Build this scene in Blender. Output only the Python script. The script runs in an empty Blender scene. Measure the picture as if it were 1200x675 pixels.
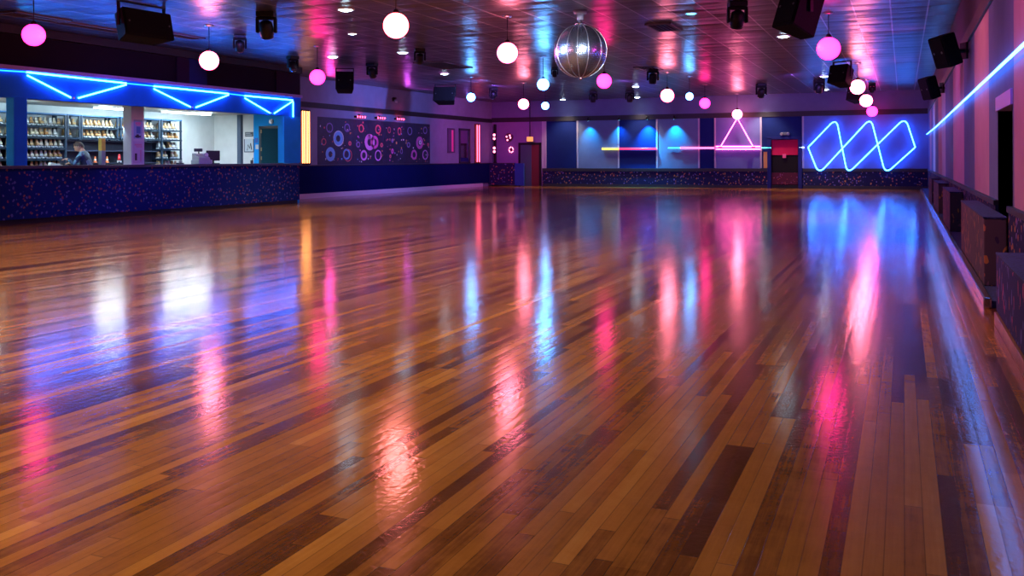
import bpy, bmesh, math, random
from mathutils import Vector, Matrix
R = random.Random(7)
scene = bpy.context.scene
COL = scene.collection
PI = math.pi

# ------------------------------------------------------------------ camera numbers
YAW, FPX, Y0, ROLL, EYE = .3991, 1086.87, 186.34, .0035, 1.2
def ray(px, py):
    cr, sr = math.cos(ROLL), math.sin(ROLL); x = px-600; y = py-Y0
    a = x*cr-y*sr; b = x*sr+y*cr
    c, s = math.cos(YAW), math.sin(YAW); r = a/FPX
    return Vector((r*c-s, r*s+c, -b/FPX))
def at(px, py, axis, val):
    d = ray(px, py); o = Vector((0, 0, EYE)); i = 'XYZ'.find(axis)
    t = val if axis == 'D' else (val-o[i])/d[i]
    return o+d*t

# ------------------------------------------------------------------ room numbers
XR, XL, YB, ZC, XC = .88, -17.0, 38.0, 3.75, -15.3
YF, XBAR, YBAR = -8.0, -18.3, 21.3       # wall behind the camera, rental room rear and far wall

# ------------------------------------------------------------------ materials
MATS = {}
def nt(name):
    m = bpy.data.materials.new(name); m.use_nodes = True
    return m, m.node_tree.nodes, m.node_tree.links, m.node_tree.nodes['Principled BSDF']
def mat(name, col, rough=.6, metal=0., emit=None, es=1., noise=0., spec=.5, nscale=8.):
    if name in MATS: return MATS[name]
    m, N, L, b = nt(name)
    b.inputs['Base Color'].default_value = (*col, 1); b.inputs['Roughness'].default_value = rough
    b.inputs['Metallic'].default_value = metal; b.inputs['Specular IOR Level'].default_value = spec
    if emit:
        b.inputs['Emission Color'].default_value = (*emit, 1); b.inputs['Emission Strength'].default_value = es
    if noise:
        tc = N.new('ShaderNodeTexCoord'); n = N.new('ShaderNodeTexNoise'); n.inputs['Scale'].default_value = nscale
        n.inputs['Detail'].default_value = 4
        r = N.new('ShaderNodeValToRGB')
        r.color_ramp.elements[0].position = .3; r.color_ramp.elements[1].position = .7
        r.color_ramp.elements[0].color = (*[c*(1-noise) for c in col], 1); r.color_ramp.elements[1].color = (*[min(1, c*(1+noise)) for c in col], 1)
        L.new(tc.outputs['Object'], n.inputs['Vector']); L.new(n.outputs['Fac'], r.inputs['Fac']); L.new(r.outputs['Color'], b.inputs['Base Color'])
        bp = N.new('ShaderNodeBump'); bp.inputs['Strength'].default_value = .15; bp.inputs['Distance'].default_value = .02
        L.new(n.outputs['Fac'], bp.inputs['Height']); L.new(bp.outputs['Normal'], b.inputs['Normal'])
    MATS[name] = m
    return m
def opal(name, mid, rim, strength):
    m, N, L, b = nt(name)
    lw = N.new('ShaderNodeLayerWeight'); lw.inputs['Blend'].default_value = .35
    cr = N.new('ShaderNodeValToRGB'); cr.color_ramp.elements[0].color = (*mid, 1); cr.color_ramp.elements[1].color = (*rim, 1)
    cr.color_ramp.elements[1].position = .85
    L.new(lw.outputs['Facing'], cr.inputs['Fac']); L.new(cr.outputs['Color'], b.inputs['Emission Color'])
    b.inputs['Emission Strength'].default_value = strength; b.inputs['Base Color'].default_value = (.1, .1, .1, 1)
    return m
def glow(name, col, strength):
    if name in MATS: return MATS[name]
    m, N, L, b = nt(name)
    b.inputs['Base Color'].default_value = (.02, .02, .02, 1)
    b.inputs['Emission Color'].default_value = (*col, 1); b.inputs['Emission Strength'].default_value = strength
    MATS[name] = m
    return m
def math_node(N, L, op, a, b=None, c=None):
    n = N.new('ShaderNodeMath'); n.operation = op
    for i, v in enumerate((a, b, c)):
        if v is None: continue
        if isinstance(v, (int, float)): n.inputs[i].default_value = v
        else: L.new(v, n.inputs[i])
    return n.outputs[0]

def wood_floor():
    m, N, L, b = nt('oiled_strip_wood')
    g = N.new('ShaderNodeNewGeometry'); s = N.new('ShaderNodeSeparateXYZ'); L.new(g.outputs['Position'], s.inputs[0])
    X, Y = s.outputs['X'], s.outputs['Y']
    M = lambda *a: math_node(N, L, *a)
    def board(w, ln, seed):
        u = M('DIVIDE', X, w); iu = M('FLOOR', u); fu = M('FRACT', u)
        wn = N.new('ShaderNodeTexWhiteNoise'); wn.noise_dimensions = '2D'
        cb = N.new('ShaderNodeCombineXYZ'); L.new(iu, cb.inputs[0]); cb.inputs[1].default_value = seed
        L.new(cb.outputs[0], wn.inputs['Vector'])
        v = M('ADD', M('DIVIDE', Y, ln), M('MULTIPLY', wn.outputs['Value'], 9.))
        iv = M('FLOOR', v); fv = M('FRACT', v)
        w2 = N.new('ShaderNodeTexWhiteNoise'); w2.noise_dimensions = '3D'
        c2 = N.new('ShaderNodeCombineXYZ'); L.new(iu, c2.inputs[0]); L.new(iv, c2.inputs[1]); c2.inputs[2].default_value = seed
        L.new(c2.outputs[0], w2.inputs['Vector'])
        return fu, fv, w2
    fu, fv, wn = board(.0571, 2.1, 1.)
    fu2, fv2, wn2 = board(.1142, 2.9, 5.)
    # grain
    mp = N.new('ShaderNodeCombineXYZ')
    L.new(M('MULTIPLY', X, 60.), mp.inputs[0]); L.new(M('ADD', M('MULTIPLY', Y, 2.2), M('MULTIPLY', wn.outputs['Value'], 40.)), mp.inputs[1])
    gr = N.new('ShaderNodeTexNoise'); gr.inputs['Scale'].default_value = 1.; gr.inputs['Detail'].default_value = 6.; gr.inputs['Roughness'].default_value = .65
    L.new(mp.outputs[0], gr.inputs['Vector'])
    big = N.new('ShaderNodeTexNoise'); big.inputs['Scale'].default_value = .35; big.inputs['Detail'].default_value = 5.
    L.new(g.outputs['Position'], big.inputs['Vector'])
    mott = N.new('ShaderNodeTexNoise'); mott.inputs['Scale'].default_value = 7.; mott.inputs['Detail'].default_value = 6.; mott.inputs['Roughness'].default_value = .7
    L.new(g.outputs['Position'], mott.inputs['Vector'])
    val = M('ADD', M('MULTIPLY', wn.outputs['Value'], .42), M('MULTIPLY', wn2.outputs['Value'], .40))
    val = M('ADD', val, M('MULTIPLY', M('SUBTRACT', gr.outputs['Fac'], .5), .40))
    val = M('ADD', val, M('MULTIPLY', M('SUBTRACT', mott.outputs['Fac'], .5), .34))
    val = M('ADD', val, M('MULTIPLY', M('SUBTRACT', big.outputs['Fac'], .5), .30))
    cr = N.new('ShaderNodeValToRGB'); e = cr.color_ramp.elements
    e[0].position = .02; e[0].color = (.085, .025, .006, 1)
    e[1].position = .85; e[1].color = (.54, .22, .05, 1)
    for p, c in ((.20, (.16, .050, .011, 1)), (.34, (.29, .098, .019, 1)), (.6, (.40, .145, .029, 1))):
        x = e.new(p); x.color = c
    L.new(val, cr.inputs['Fac'])
    # dark seams between strips
    edge = M('MINIMUM', fu, M('SUBTRACT', 1., fu)); seam = M('LESS_THAN', edge, .03)
    edgv = M('MINIMUM', fv, M('SUBTRACT', 1., fv)); seamv = M('LESS_THAN', edgv, .0011)
    sm = M('MAXIMUM', seam, seamv)
    mx = N.new('ShaderNodeMix'); mx.data_type = 'RGBA'; mx.blend_type = 'MIX'
    L.new(M('MULTIPLY', sm, .45), mx.inputs[0]); L.new(cr.outputs['Color'], mx.inputs[6]); mx.inputs[7].default_value = (.012, .005, .003, 1)
    L.new(mx.outputs[2], b.inputs['Base Color'])
    # every strip leans a hair, lacquer is rippled
    cm = N.new('ShaderNodeCombineXYZ')
    tilt = M('ADD', M('MULTIPLY', M('SUBTRACT', wn.outputs['Value'], .5), .013), M('MULTIPLY', M('SUBTRACT', fu, .5), .018))
    sc = N.new('ShaderNodeSeparateColor'); L.new(wn.outputs['Color'], sc.inputs[0])
    L.new(tilt, cm.inputs[0]); L.new(M('MULTIPLY', M('SUBTRACT', sc.outputs[1], .5), .006), cm.inputs[1]); cm.inputs[2].default_value = 1.
    bp = N.new('ShaderNodeBump'); bp.inputs['Strength'].default_value = .32; bp.inputs['Distance'].default_value = .0022
    rip = N.new('ShaderNodeTexNoise'); rip.inputs['Scale'].default_value = 38.; rip.inputs['Detail'].default_value = 4.
    L.new(g.outputs['Position'], rip.inputs['Vector'])
    L.new(M('SUBTRACT', rip.outputs['Fac'], M('MULTIPLY', sm, .6)), bp.inputs['Height'])
    nm = N.new('ShaderNodeVectorMath'); nm.operation = 'NORMALIZE'; L.new(cm.outputs[0], nm.inputs[0])
    L.new(nm.outputs[0], bp.inputs['Normal']); L.new(bp.outputs['Normal'], b.inputs['Normal'])
    L.new(M('ADD', .07, M('MULTIPLY', mott.outputs['Fac'], .11)), b.inputs['Roughness'])
    b.inputs['Specular IOR Level'].default_value = .5; b.inputs['IOR'].default_value = 1.5
    MATS['floor'] = m
    return m

def ceiling_mat():
    m, N, L, b = nt('dark_lay_in_tiles')
    g = N.new('ShaderNodeNewGeometry'); s = N.new('ShaderNodeSeparateXYZ'); L.new(g.outputs['Position'], s.inputs[0])
    M = lambda *a: math_node(N, L, *a)
    X, Y = s.outputs['X'], s.outputs['Y']
    u = M('DIVIDE', M('ADD', X, .776), .5865); v = M('DIVIDE', Y, .61)
    iu, iv, fu, fv = M('FLOOR', u), M('FLOOR', v), M('FRACT', u), M('FRACT', v)
    wn = N.new('ShaderNodeTexWhiteNoise'); wn.noise_dimensions = '2D'
    cb = N.new('ShaderNodeCombineXYZ'); L.new(iu, cb.inputs[0]); L.new(iv, cb.inputs[1]); L.new(cb.outputs[0], wn.inputs['Vector'])
    barx = M('LESS_THAN', M('MINIMUM', fu, M('SUBTRACT', 1., fu)), .020)
    bary = M('LESS_THAN', M('MINIMUM', fv, M('SUBTRACT', 1., fv)), .024)
    nz = N.new('ShaderNodeTexNoise'); nz.inputs['Scale'].default_value = 1.; nz.inputs['Detail'].default_value = 4.
    mp = N.new('ShaderNodeCombineXYZ'); L.new(M('MULTIPLY', X, 1.3), mp.inputs[0]); L.new(M('MULTIPLY', Y, 3.4), mp.inputs[1]); L.new(mp.outputs[0], nz.inputs['Vector'])
    cr = N.new('ShaderNodeValToRGB'); cr.color_ramp.elements[0].color = (.030, .027, .036, 1); cr.color_ramp.elements[1].color = (.065, .060, .074, 1)
    L.new(wn.outputs['Value'], cr.inputs['Fac'])
    m1 = N.new('ShaderNodeMix'); m1.data_type = 'RGBA'; L.new(bary, m1.inputs[0]); L.new(cr.outputs['Color'], m1.inputs[6]); m1.inputs[7].default_value = (.03, .03, .035, 1)
    m2 = N.new('ShaderNodeMix'); m2.data_type = 'RGBA'; L.new(barx, m2.inputs[0]); L.new(m1.outputs[2], m2.inputs[6]); m2.inputs[7].default_value = (.50, .46, .52, 1)
    L.new(m2.outputs[2], b.inputs['Base Color'])
    sc = N.new('ShaderNodeSeparateColor'); L.new(wn.outputs['Color'], sc.inputs[0])
    cm = N.new('ShaderNodeCombineXYZ')
    L.new(M('MULTIPLY', M('SUBTRACT', sc.outputs[0], .5), .05), cm.inputs[0])
    L.new(M('ADD', M('MULTIPLY', M('SUBTRACT', sc.outputs[1], .5), .09), M('MULTIPLY', M('SUBTRACT', fv, .5), .10)), cm.inputs[1]); cm.inputs[2].default_value = -1.
    nm = N.new('ShaderNodeVectorMath'); nm.operation = 'NORMALIZE'; L.new(cm.outputs[0], nm.inputs[0])
    bp = N.new('ShaderNodeBump'); bp.inputs['Strength'].default_value = .5; bp.inputs['Distance'].default_value = .05
    L.new(nz.outputs['Fac'], bp.inputs['Height']); L.new(nm.outputs[0], bp.inputs['Normal']); L.new(bp.outputs['Normal'], b.inputs['Normal'])
    b.inputs['Roughness'].default_value = .30; b.inputs['Specular IOR Level'].default_value = .6
    return m

def confetti(name, base, cols, scale=11., thr=.22, stretch=(1, 1, 1)):
    m, N, L, b = nt(name)
    tc = N.new('ShaderNodeTexCoord'); mp = N.new('ShaderNodeMapping'); mp.inputs['Scale'].default_value = stretch
    L.new(tc.outputs['Object'], mp.inputs['Vector'])
    nz = N.new('ShaderNodeTexNoise'); nz.inputs['Scale'].default_value = 9.; L.new(mp.outputs[0], nz.inputs['Vector'])
    ad = N.new('ShaderNodeVectorMath'); ad.operation = 'MULTIPLY_ADD'; L.new(nz.outputs['Color'], ad.inputs[0]); ad.inputs[1].default_value = (.10, .10, .10); L.new(mp.outputs[0], ad.inputs[2])
    v = N.new('ShaderNodeTexVoronoi'); v.inputs['Scale'].default_value = scale; L.new(ad.outputs[0], v.inputs['Vector'])
    sc = N.new('ShaderNodeSeparateColor'); L.new(v.outputs['Color'], sc.inputs[0])
    cr = N.new('ShaderNodeValToRGB'); cr.color_ramp.interpolation = 'CONSTANT'
    e = cr.color_ramp.elements; e[0].color = (*base, 1); e[0].position = 0; e[1].position = .42; e[1].color = (*cols[0], 1)
    for i, c in enumerate(cols[1:]):
        x = e.new(.42+.58*(i+1)/len(cols)); x.color = (*c, 1)
    L.new(sc.outputs[0], cr.inputs['Fac'])
    lt = math_node(N, L, 'LESS_THAN', v.outputs['Distance'], thr)
    mx = N.new('ShaderNodeMix'); mx.data_type = 'RGBA'; L.new(lt, mx.inputs[0]); mx.inputs[6].default_value = (*base, 1); L.new(cr.outputs['Color'], mx.inputs[7])
    L.new(mx.outputs[2], b.inputs['Base Color'])
    b.inputs['Roughness'].default_value = .9; b.inputs['Specular IOR Level'].default_value = .15
    MATS[name] = m
    return m

def stucco(name, col, rough=.75, amp=.06, sc=3.):
    return mat(name, col, rough, noise=amp, nscale=sc, spec=.15)

# ------------------------------------------------------------------ mesh helper
class B:
    def __init__(s): s.bm = bmesh.new(); s.mi = 0
    def m(s, i): s.mi = i; return s
    def face(s, pts):
        f = s.bm.faces.new([s.bm.verts.new(p) for p in pts]); f.material_index = s.mi; return s
    def box(s, lo, hi, bev=0., rot=None):
        x0, y0, z0 = lo; x1, y1, z1 = hi
        t = bmesh.new(); bmesh.ops.create_cube(t, size=1)
        bmesh.ops.scale(t, vec=(abs(x1-x0), abs(y1-y0), abs(z1-z0)), verts=t.verts)
        if bev: bmesh.ops.bevel(t, geom=list(t.edges), offset=bev, segments=2, affect='EDGES', profile=.6)
        if rot: bmesh.ops.rotate(t, verts=t.verts, cent=(0, 0, 0), matrix=rot)
        bmesh.ops.translate(t, verts=t.verts, vec=((x0+x1)/2, (y0+y1)/2, (z0+z1)/2))
        return s.add(t)
    def add(s, t, M=None):
        mp = {}
        for v in t.verts: mp[v] = s.bm.verts.new(M @ v.co if M else v.co)
        for f in t.faces:
            try: n = s.bm.faces.new([mp[v] for v in f.verts]); n.material_index = s.mi; n.smooth = f.smooth
            except ValueError: pass
        t.free(); return s
    def cyl(s, p0, p1, r0, r1=None, seg=16, caps=True, smooth=True):
        p0, p1 = Vector(p0), Vector(p1); r1 = r0 if r1 is None else r1
        d = (p1-p0); q = d.to_track_quat('Z', 'Y').to_matrix()
        a, b_ = [], []
        for i in range(seg):
            an = 2*PI*i/seg; o = q @ Vector((math.cos(an), math.sin(an), 0))
            a.append(s.bm.verts.new(p0+o*r0)); b_.append(s.bm.verts.new(p1+o*r1))
        for i in range(seg):
            f = s.bm.faces.new((a[i], a[(i+1) % seg], b_[(i+1) % seg], b_[i])); f.smooth = smooth; f.material_index = s.mi
        if caps:
            f = s.bm.faces.new(a[::-1]); f.material_index = s.mi
            f = s.bm.faces.new(b_); f.material_index = s.mi
        return s
    def lathe(s, prof, c=(0, 0, 0), seg=24, smooth=True, M=None):
        rings = []; c = Vector(c)
        for r, z in prof:
            if r < 1e-6: p = Vector((0, 0, z)); p = (M @ p if M else p)+c; rings.append([s.bm.verts.new(p)])
            else:
                ring = []
                for i in range(seg):
                    an = 2*PI*i/seg; p = Vector((r*math.cos(an), r*math.sin(an), z)); p = (M @ p if M else p)+c
                    ring.append(s.bm.verts.new(p))
                rings.append(ring)
        for A, Bq in zip(rings, rings[1:]):
            for i in range(seg):
                j = (i+1) % seg
                vs = [A[0], Bq[j], Bq[i]] if len(A) == 1 and len(Bq) > 1 else ([A[i], A[j], Bq[0]] if len(Bq) == 1 and len(A) > 1 else [A[i], A[j], Bq[j], Bq[i]])
                if len(set(vs)) < 3: continue
                f = s.bm.faces.new(vs); f.smooth = smooth; f.material_index = s.mi
        return s
    def ball(s, c, r, seg=24, rings=14, smooth=True, sc=(1, 1, 1)):
        prof = [(r*math.sin(PI*i/rings), r*math.cos(PI*i/rings)) for i in range(rings, -1, -1)]
        return s.lathe(prof, c, seg, smooth, Matrix.Diagonal((*sc,)).to_3x3())
    def prism(s, pts, f0, f1):
        """pts: outline; f0, f1: functions from outline point to 3-D for both ends"""
        a = [s.bm.verts.new(f0(p)) for p in pts]; b_ = [s.bm.verts.new(f1(p)) for p in pts]; n = len(pts)
        for i in range(n):
            f = s.bm.faces.new((a[i], a[(i+1) % n], b_[(i+1) % n], b_[i])); f.material_index = s.mi
        f = s.bm.faces.new(a[::-1]); f.material_index = s.mi
        f = s.bm.faces.new(b_); f.material_index = s.mi
        return s
    def tube(s, pts, r, seg=8, closed=False):
        pts = [Vector(p) for p in pts]; n = len(pts); rings = []
        for i, p in enumerate(pts):
            if closed: d = (pts[(i+1) % n]-pts[i-1])
            else: d = pts[min(i+1, n-1)]-pts[max(i-1, 0)]
            d.normalize(); up = Vector((0, 0, 1)) if abs(d.z) < .95 else Vector((1, 0, 0))
            a = d.cross(up).normalized(); c = a.cross(d).normalized()
            rings.append([s.bm.verts.new(p+r*(math.cos(2*PI*k/seg)*a+math.sin(2*PI*k/seg)*c)) for k in range(seg)])
        for i in range(n if closed else n-1):
            A, C = rings[i], rings[(i+1) % n]
            for k in range(seg):
                f = s.bm.faces.new((A[k], A[(k+1) % seg], C[(k+1) % seg], C[k])); f.smooth = True; f.material_index = s.mi
        if not closed:
            f = s.bm.faces.new(rings[0][::-1]); f.material_index = s.mi
            f = s.bm.faces.new(rings[-1]); f.material_index = s.mi
        return s
    def build(s, name, mats, parent=None, loc=None, fix=True):
        if fix: bmesh.ops.recalc_face_normals(s.bm, faces=s.bm.faces)
        me = bpy.data.meshes.new(name); s.bm.to_mesh(me); s.bm.free()
        for mt in (mats if isinstance(mats, (list, tuple)) else [mats]): me.materials.append(mt)
        o = bpy.data.objects.new(name, me); COL.objects.link(o)
        if parent: o.parent = parent
        if loc is not None:                     # put the origin at loc, geometry stays where it was built
            me.transform(Matrix.Translation(-Vector(loc))); o.location = loc
        return o
def tag(o, label, cat, group=None, kind=None):
    o['label'] = label; o['category'] = cat
    if group: o['group'] = group
    if kind: o['kind'] = kind
    return o
def thing(name, loc, label, cat, group=None, rz=0., rot=None):
    o = bpy.data.objects.new(name, None); COL.objects.link(o); o.location = loc
    o.rotation_euler = rot if rot else (0, 0, rz); o.empty_display_size = .1
    return tag(o, label, cat, group)
def struct(o, label=None):
    o['kind'] = 'structure'
    if label: o['label'] = label
    return o
def copy_tree(o, loc=None, rz=None, label=None, group=None):
    c = o.copy(); COL.objects.link(c)
    if loc is not None: c.location = loc
    if rz is not None: c.rotation_euler = (0, 0, rz)
    if label: c['label'] = label
    if group: c['group'] = group
    for ch in list(o.children):
        d = ch.copy(); COL.objects.link(d); d.parent = c
        for g in list(ch.children):
            e = g.copy(); COL.objects.link(e); e.parent = d
    return c
def lamp(kind, loc, col, energy, aim=None, size=.1, spot=None, blend=.6, sy=None):
    l = bpy.data.lights.new('light', kind); l.color = col; l.energy = energy
    if kind == 'AREA':
        l.size = size
        if sy: l.shape = 'RECTANGLE'; l.size_y = sy
    else: l.shadow_soft_size = size
    if kind == 'SPOT': l.spot_size = spot; l.spot_blend = blend
    o = bpy.data.objects.new('real_or_added_light', l); COL.objects.link(o); o.location = loc  # serves real fittings as well as added, unseen wash and fill lamps
    if aim is not None: o.rotation_euler = (Vector(aim)-Vector(loc)).to_track_quat('-Z', 'Y').to_euler()
    return o

# palette
black = mat('black_satin', (.004, .004, .006), .5, spec=.3)
black_rough = mat('black_powder_coat', (.004, .004, .006), .8, spec=.2, noise=.3, nscale=40)
grille = mat('speaker_grille', (.004, .003, .005), .8, spec=.2, noise=.4, nscale=120)
steel = mat('brushed_steel', (.55, .56, .60), .3, 1.)
chrome = mat('chrome', (.8, .8, .83), .12, 1.)
white_paint = stucco('white_paint', (.72, .74, .74))
grey_wall = stucco('grey_lilac_paint', (.13, .14, .27))
black_band = mat('black_band_paint', (.010, .009, .016), .6, noise=.2)
navy = stucco('navy_paint', (.012, .016, .13))
navy_low = mat('navy_low_wall', (.002, .006, .075), .9, noise=.06, nscale=3., spec=.1)
burgundy = stucco('burgundy_paint', (.009, .002, .010))
blue_header = stucco('blue_header_paint', (.006, .17, .72))
cyan_paint_and_lit_side = stucco('light_blue_paint_and_lit_side', (.012, .33, .86))
confetti_counter = confetti('confetti_carpet_counter', (.003, .016, .14), [(.24, .05, .10), (.08, .08, .32), (.24, .09, .08), (.04, .06, .25)], 13., .30, (1, 1, 1))
confetti_dark = confetti('confetti_carpet_dark', (.012, .012, .060), [(.46, .14, .10), (.20, .13, .40), (.44, .20, .06), (.08, .09, .28)], 14., .31, (1, 1, .8))
carpet_navy = mat('navy_carpet', (.02, .025, .11), .95, noise=.5, nscale=50)
wood_kick = mat('varnished_kick_board', (.20, .085, .03), .3, noise=.4, nscale=12)

neon_blue = glow('blue_neon_glass', (.024, .19, 1.), 33.)
neon_blue_thin = glow('blue_neon_thin_glass', (.01, .22, 1.), 5.)
neon_pink = glow('pink_neon_glass', (1., .08, .30), 14.)
neon_red = glow('red_neon_glass', (1., .03, .12), 2.4)

# ------------------------------------------------------------------ room shell
struct(B().face([(-19.0, YF, 0), (XR+.4, YF, 0), (XR+.4, YB+.6, 0), (-19.0, YB+.6, 0)]).build('floor', wood_floor(), fix=False))
struct(B().face([(-19.0, YF, ZC), (-19.0, YB+.2, ZC), (XR+.2, YB+.2, ZC), (XR+.2, YF, ZC)]).build('ceiling', ceiling_mat(), fix=False))

# right wall: painted stripes, door opening between Y 9.2 and 10.45
pinkp = stucco('pink_stripe_paint', (.38, .21, .30)); bluep = stucco('grey_blue_stripe_paint', (.11, .13, .28)); palep = stucco('pale_stripe_paint', (.36, .34, .45))
edges = [(YF, 0), (-4.5, 1), (-1.5, 0), (1.2, 1), (3.8, 0), (6.4, 0), (9.03, 1), (9.2, 1), (10.45, 1), (11.55, 0), (13.8, 1), (16.1, 0), (19.5, 1), (23., 2), (25.2, 0), (27.6, 1), (30.2, 2), (32.2, 1), (34.2, 0), (36.2, 1), (YB+.1, 0)]
b = B()
for (y0, k), (y1, _) in zip(edges, edges[1:]):
    b.m(k)
    z0 = 1.72 if abs(y0-9.2) < .01 else 0.
    b.box((XR, y0, z0), (XR+.2, y1, 2.86))
b.m(3).box((XR, YF, 2.86), (XR+.2, YB+.1, ZC))
struct(b.build('wall_right', [pinkp, bluep, palep, stucco('plum_grey_paint', (.075, .055, .105))]))
struct(B().box((XR-.03, YF, 2.86), (XR, YB-.04, 3.04), .005).build('trim_1', black_band))
b = B().m(0).box((XR-.03, YF, .1), (XR, 9.2, .72)).box((XR-.03, 10.45, .1), (XR, YB-.12, .72))
b.m(1).box((XR-.045, YF, .72), (XR, 9.2, .77)).box((XR-.045, 10.45, .72), (XR, YB-.12, .77))
struct(b.build('baseboard_right', [confetti_dark, black_band]))
# dark doorway in the right wall
b = B().box((XR, 9.13, 0), (XR+.2, 9.2, 1.72)).box((XR, 10.45, 0), (XR+.2, 10.52, 1.72))
d = struct(b.build('door_1', mat('violet_jamb_paint', (.30, .22, .75), .5)))
B().box((XR-.02, 9.12, 1.66), (XR+.2, 10.53, 1.80), .004).build('lintel', mat('violet_lintel_paint', (.38, .26, .85), .5), d)
B().box((XR+.14, 9.2, 0), (XR+.2, 10.45, 1.66)).build('door_leaf', mat('black_door', (.004, .004, .006), .6), d)
# back wall
PAN = [(-17.2, -14.60, 0), (-14.60, -14.40, 1), (-14.40, -12.95, 2), (-12.95, -11.12, 3), (-11.12, -9.46, 2), (-9.46, -7.71, 3), (-7.71, -7.05, 2), (-7.05, -5.23, 4), (-5.23, -4.95, 2), (-3.66, -3.62, 2), (-3.62, 1.1, 4)]
lilac = stucco('lilac_panel_paint', (.11, .14, .38)); pinkwall = stucco('mauve_wall_paint', (.19, .13, .30)); bluegrey = stucco('blue_grey_panel_paint', (.12, .17, .30)); blue_panel = stucco('deep_blue_panel_paint', (.003, .012, .11))
b = B()
for x0, x1, k in PAN: b.m(k).box((x0, YB, 0), (x1, YB+.2, 2.84))
b.m(2).box((-4.95, YB, 1.98), (-3.66, YB+.2, 2.84))
b.m(5).box((-17.2, YB, 2.84), (1.1, YB+.2, ZC))
struct(b.build('wall_back', [pinkwall, palep, blue_panel, bluegrey, lilac, grey_wall]))
struct(B().box((XL, YB-.03, 2.84), (XR-.03, YB, 3.04), .005).build('trim_2', black_band))
b = B()
for x in (-14.42, -12.95, -11.12, -9.46, -7.71, -7.05, -5.23, -3.62): b.box((x-.035, YB-.025, .8), (x+.035, YB, 2.84), .004)
struct(b.build('trim_3', palep))
b = B()
for x0, x1 in ((-14.55, -4.98), (-3.62, XR-.03)):
    b.m(0).box((x0, YB-.10, .12), (x1, YB, .66)); b.m(1).box((x0, YB-.12, .66), (x1, YB, .79), .006).box((x0, YB-.11, 0), (x1, YB, .12))
struct(b.build('baseboard_back', [confetti_dark, black_band]))
# left wall and its navy dado
b = B().m(0).box((XL-.2, YBAR+.2, 0), (XL, YB+.2, ZC))
struct(b.build('wall_left', [stucco('cool_grey_wall_paint', (.20, .20, .32))]))
struct(B().box((XL, YBAR+.2, 2.82), (XL+.03, YB-.03, 2.99), .005).build('trim_4', black_band))
b = B().m(0).box((XL, YBAR+.2, .15), (XL+.05, YB-.42, 1.0)).m(1).box((XL, YBAR+.2, 1.0), (XL+.07, YB-.42, 1.03), .004)
struct(b.build('trim_5', [navy_low, black_band]))
struct(B().box((XL, YBAR+.2, 0), (XL+.08, 36.84, .15), .006).build('baseboard_left', mat('lilac_skirting', (.60, .52, .66), .5)))
# corner half wall with confetti carpet
b = B().m(0).box((XL, YB-.42, .06), (-15.72, YB-.3, 1.0)).m(1).box((XL, YB-.43, 1.0), (-15.72, YB-.29, 1.03), .004)
b.m(2).box((-15.72, YB-.42, .03), (-15.30, YB-.3, 1.01))
struct(b.build('wall_corner', [confetti_dark, black_band, stucco('mid_blue_end_post', (.02, .06, .26))]))
# wall behind the camera
struct(B().box((-19, YF-.2, 0), (XR+.2, YF, ZC)).build('wall_front', grey_wall))

# back left doorway with two leaves
D2 = struct(B().box((-15.70, YB-.05, 0), (-15.60, YB, 1.90), .004).box((-14.72, YB-.05, 0), (-14.62, YB, 1.90), .004).box((-15.70, YB-.05, 1.82), (-14.62, YB, 1.92), .004).build('door_2', black))
B().box((-15.60, YB-.04, 0), (-15.08, YB-.005, 1.82), .004).build('grey_leaf', mat('slate_door', (.035, .065, .10), .5), D2)
B().box((-15.08, YB-.03, 0), (-14.72, YB-.005, 1.82), .004).build('red_leaf', mat('maroon_door', (.10, .008, .012), .5), D2)
# back door beside the neon
D3 = struct(B().box((-4.98, YB-.08, 0), (-4.84, YB+.15, 2.0), .006).box((-3.80, YB-.08, 0), (-3.66, YB+.15, 2.0), .006).box((-4.98, YB-.08, 1.94), (-3.66, YB+.15, 2.04), .006).build('door_3', navy))
B().box((-4.84, YB+.05, .12), (-3.80, YB+.1, 1.94), .004).build('door_leaf', mat('black_door_leaf', (.006, .004, .007), .75, spec=.2), D3)
B().box((-4.82, YB+.03, 1.32), (-3.82, YB+.05, 1.92), .004).build('upper_panel', mat('crimson_panel', (.50, .006, .075), .7, spec=.2), D3)
B().box((-4.82, YB+.03, .15), (-3.82, YB+.05, .62), .004).build('kick_panel', confetti('confetti_carpet_red', (.075, .012, .035), [(.35, .07, .10), (.2, .05, .2)], 14., .28), D3)
B().box((-4.40, YB+.0, 1.20), (-4.27, YB+.05, 1.36), .01).build('latch', mat('pink_latch', (.8, .12, .25), .4), D3)
B().box((-4.84, YB-.02, 0), (-3.80, YB+.1, .12), .004).build('threshold', black, D3)
# amber strip panels either side of the door
struct(B().box((-5.13, YB-.02, .80), (-4.98, YB, 1.45), .004).build('trim_6', mat('ochre_panel', (.50, .26, .07), .5)))
struct(B().box((-3.655, YB-.02, .80), (-3.625, YB, 1.15), .003).build('trim_7', MATS['ochre_panel']))

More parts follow.
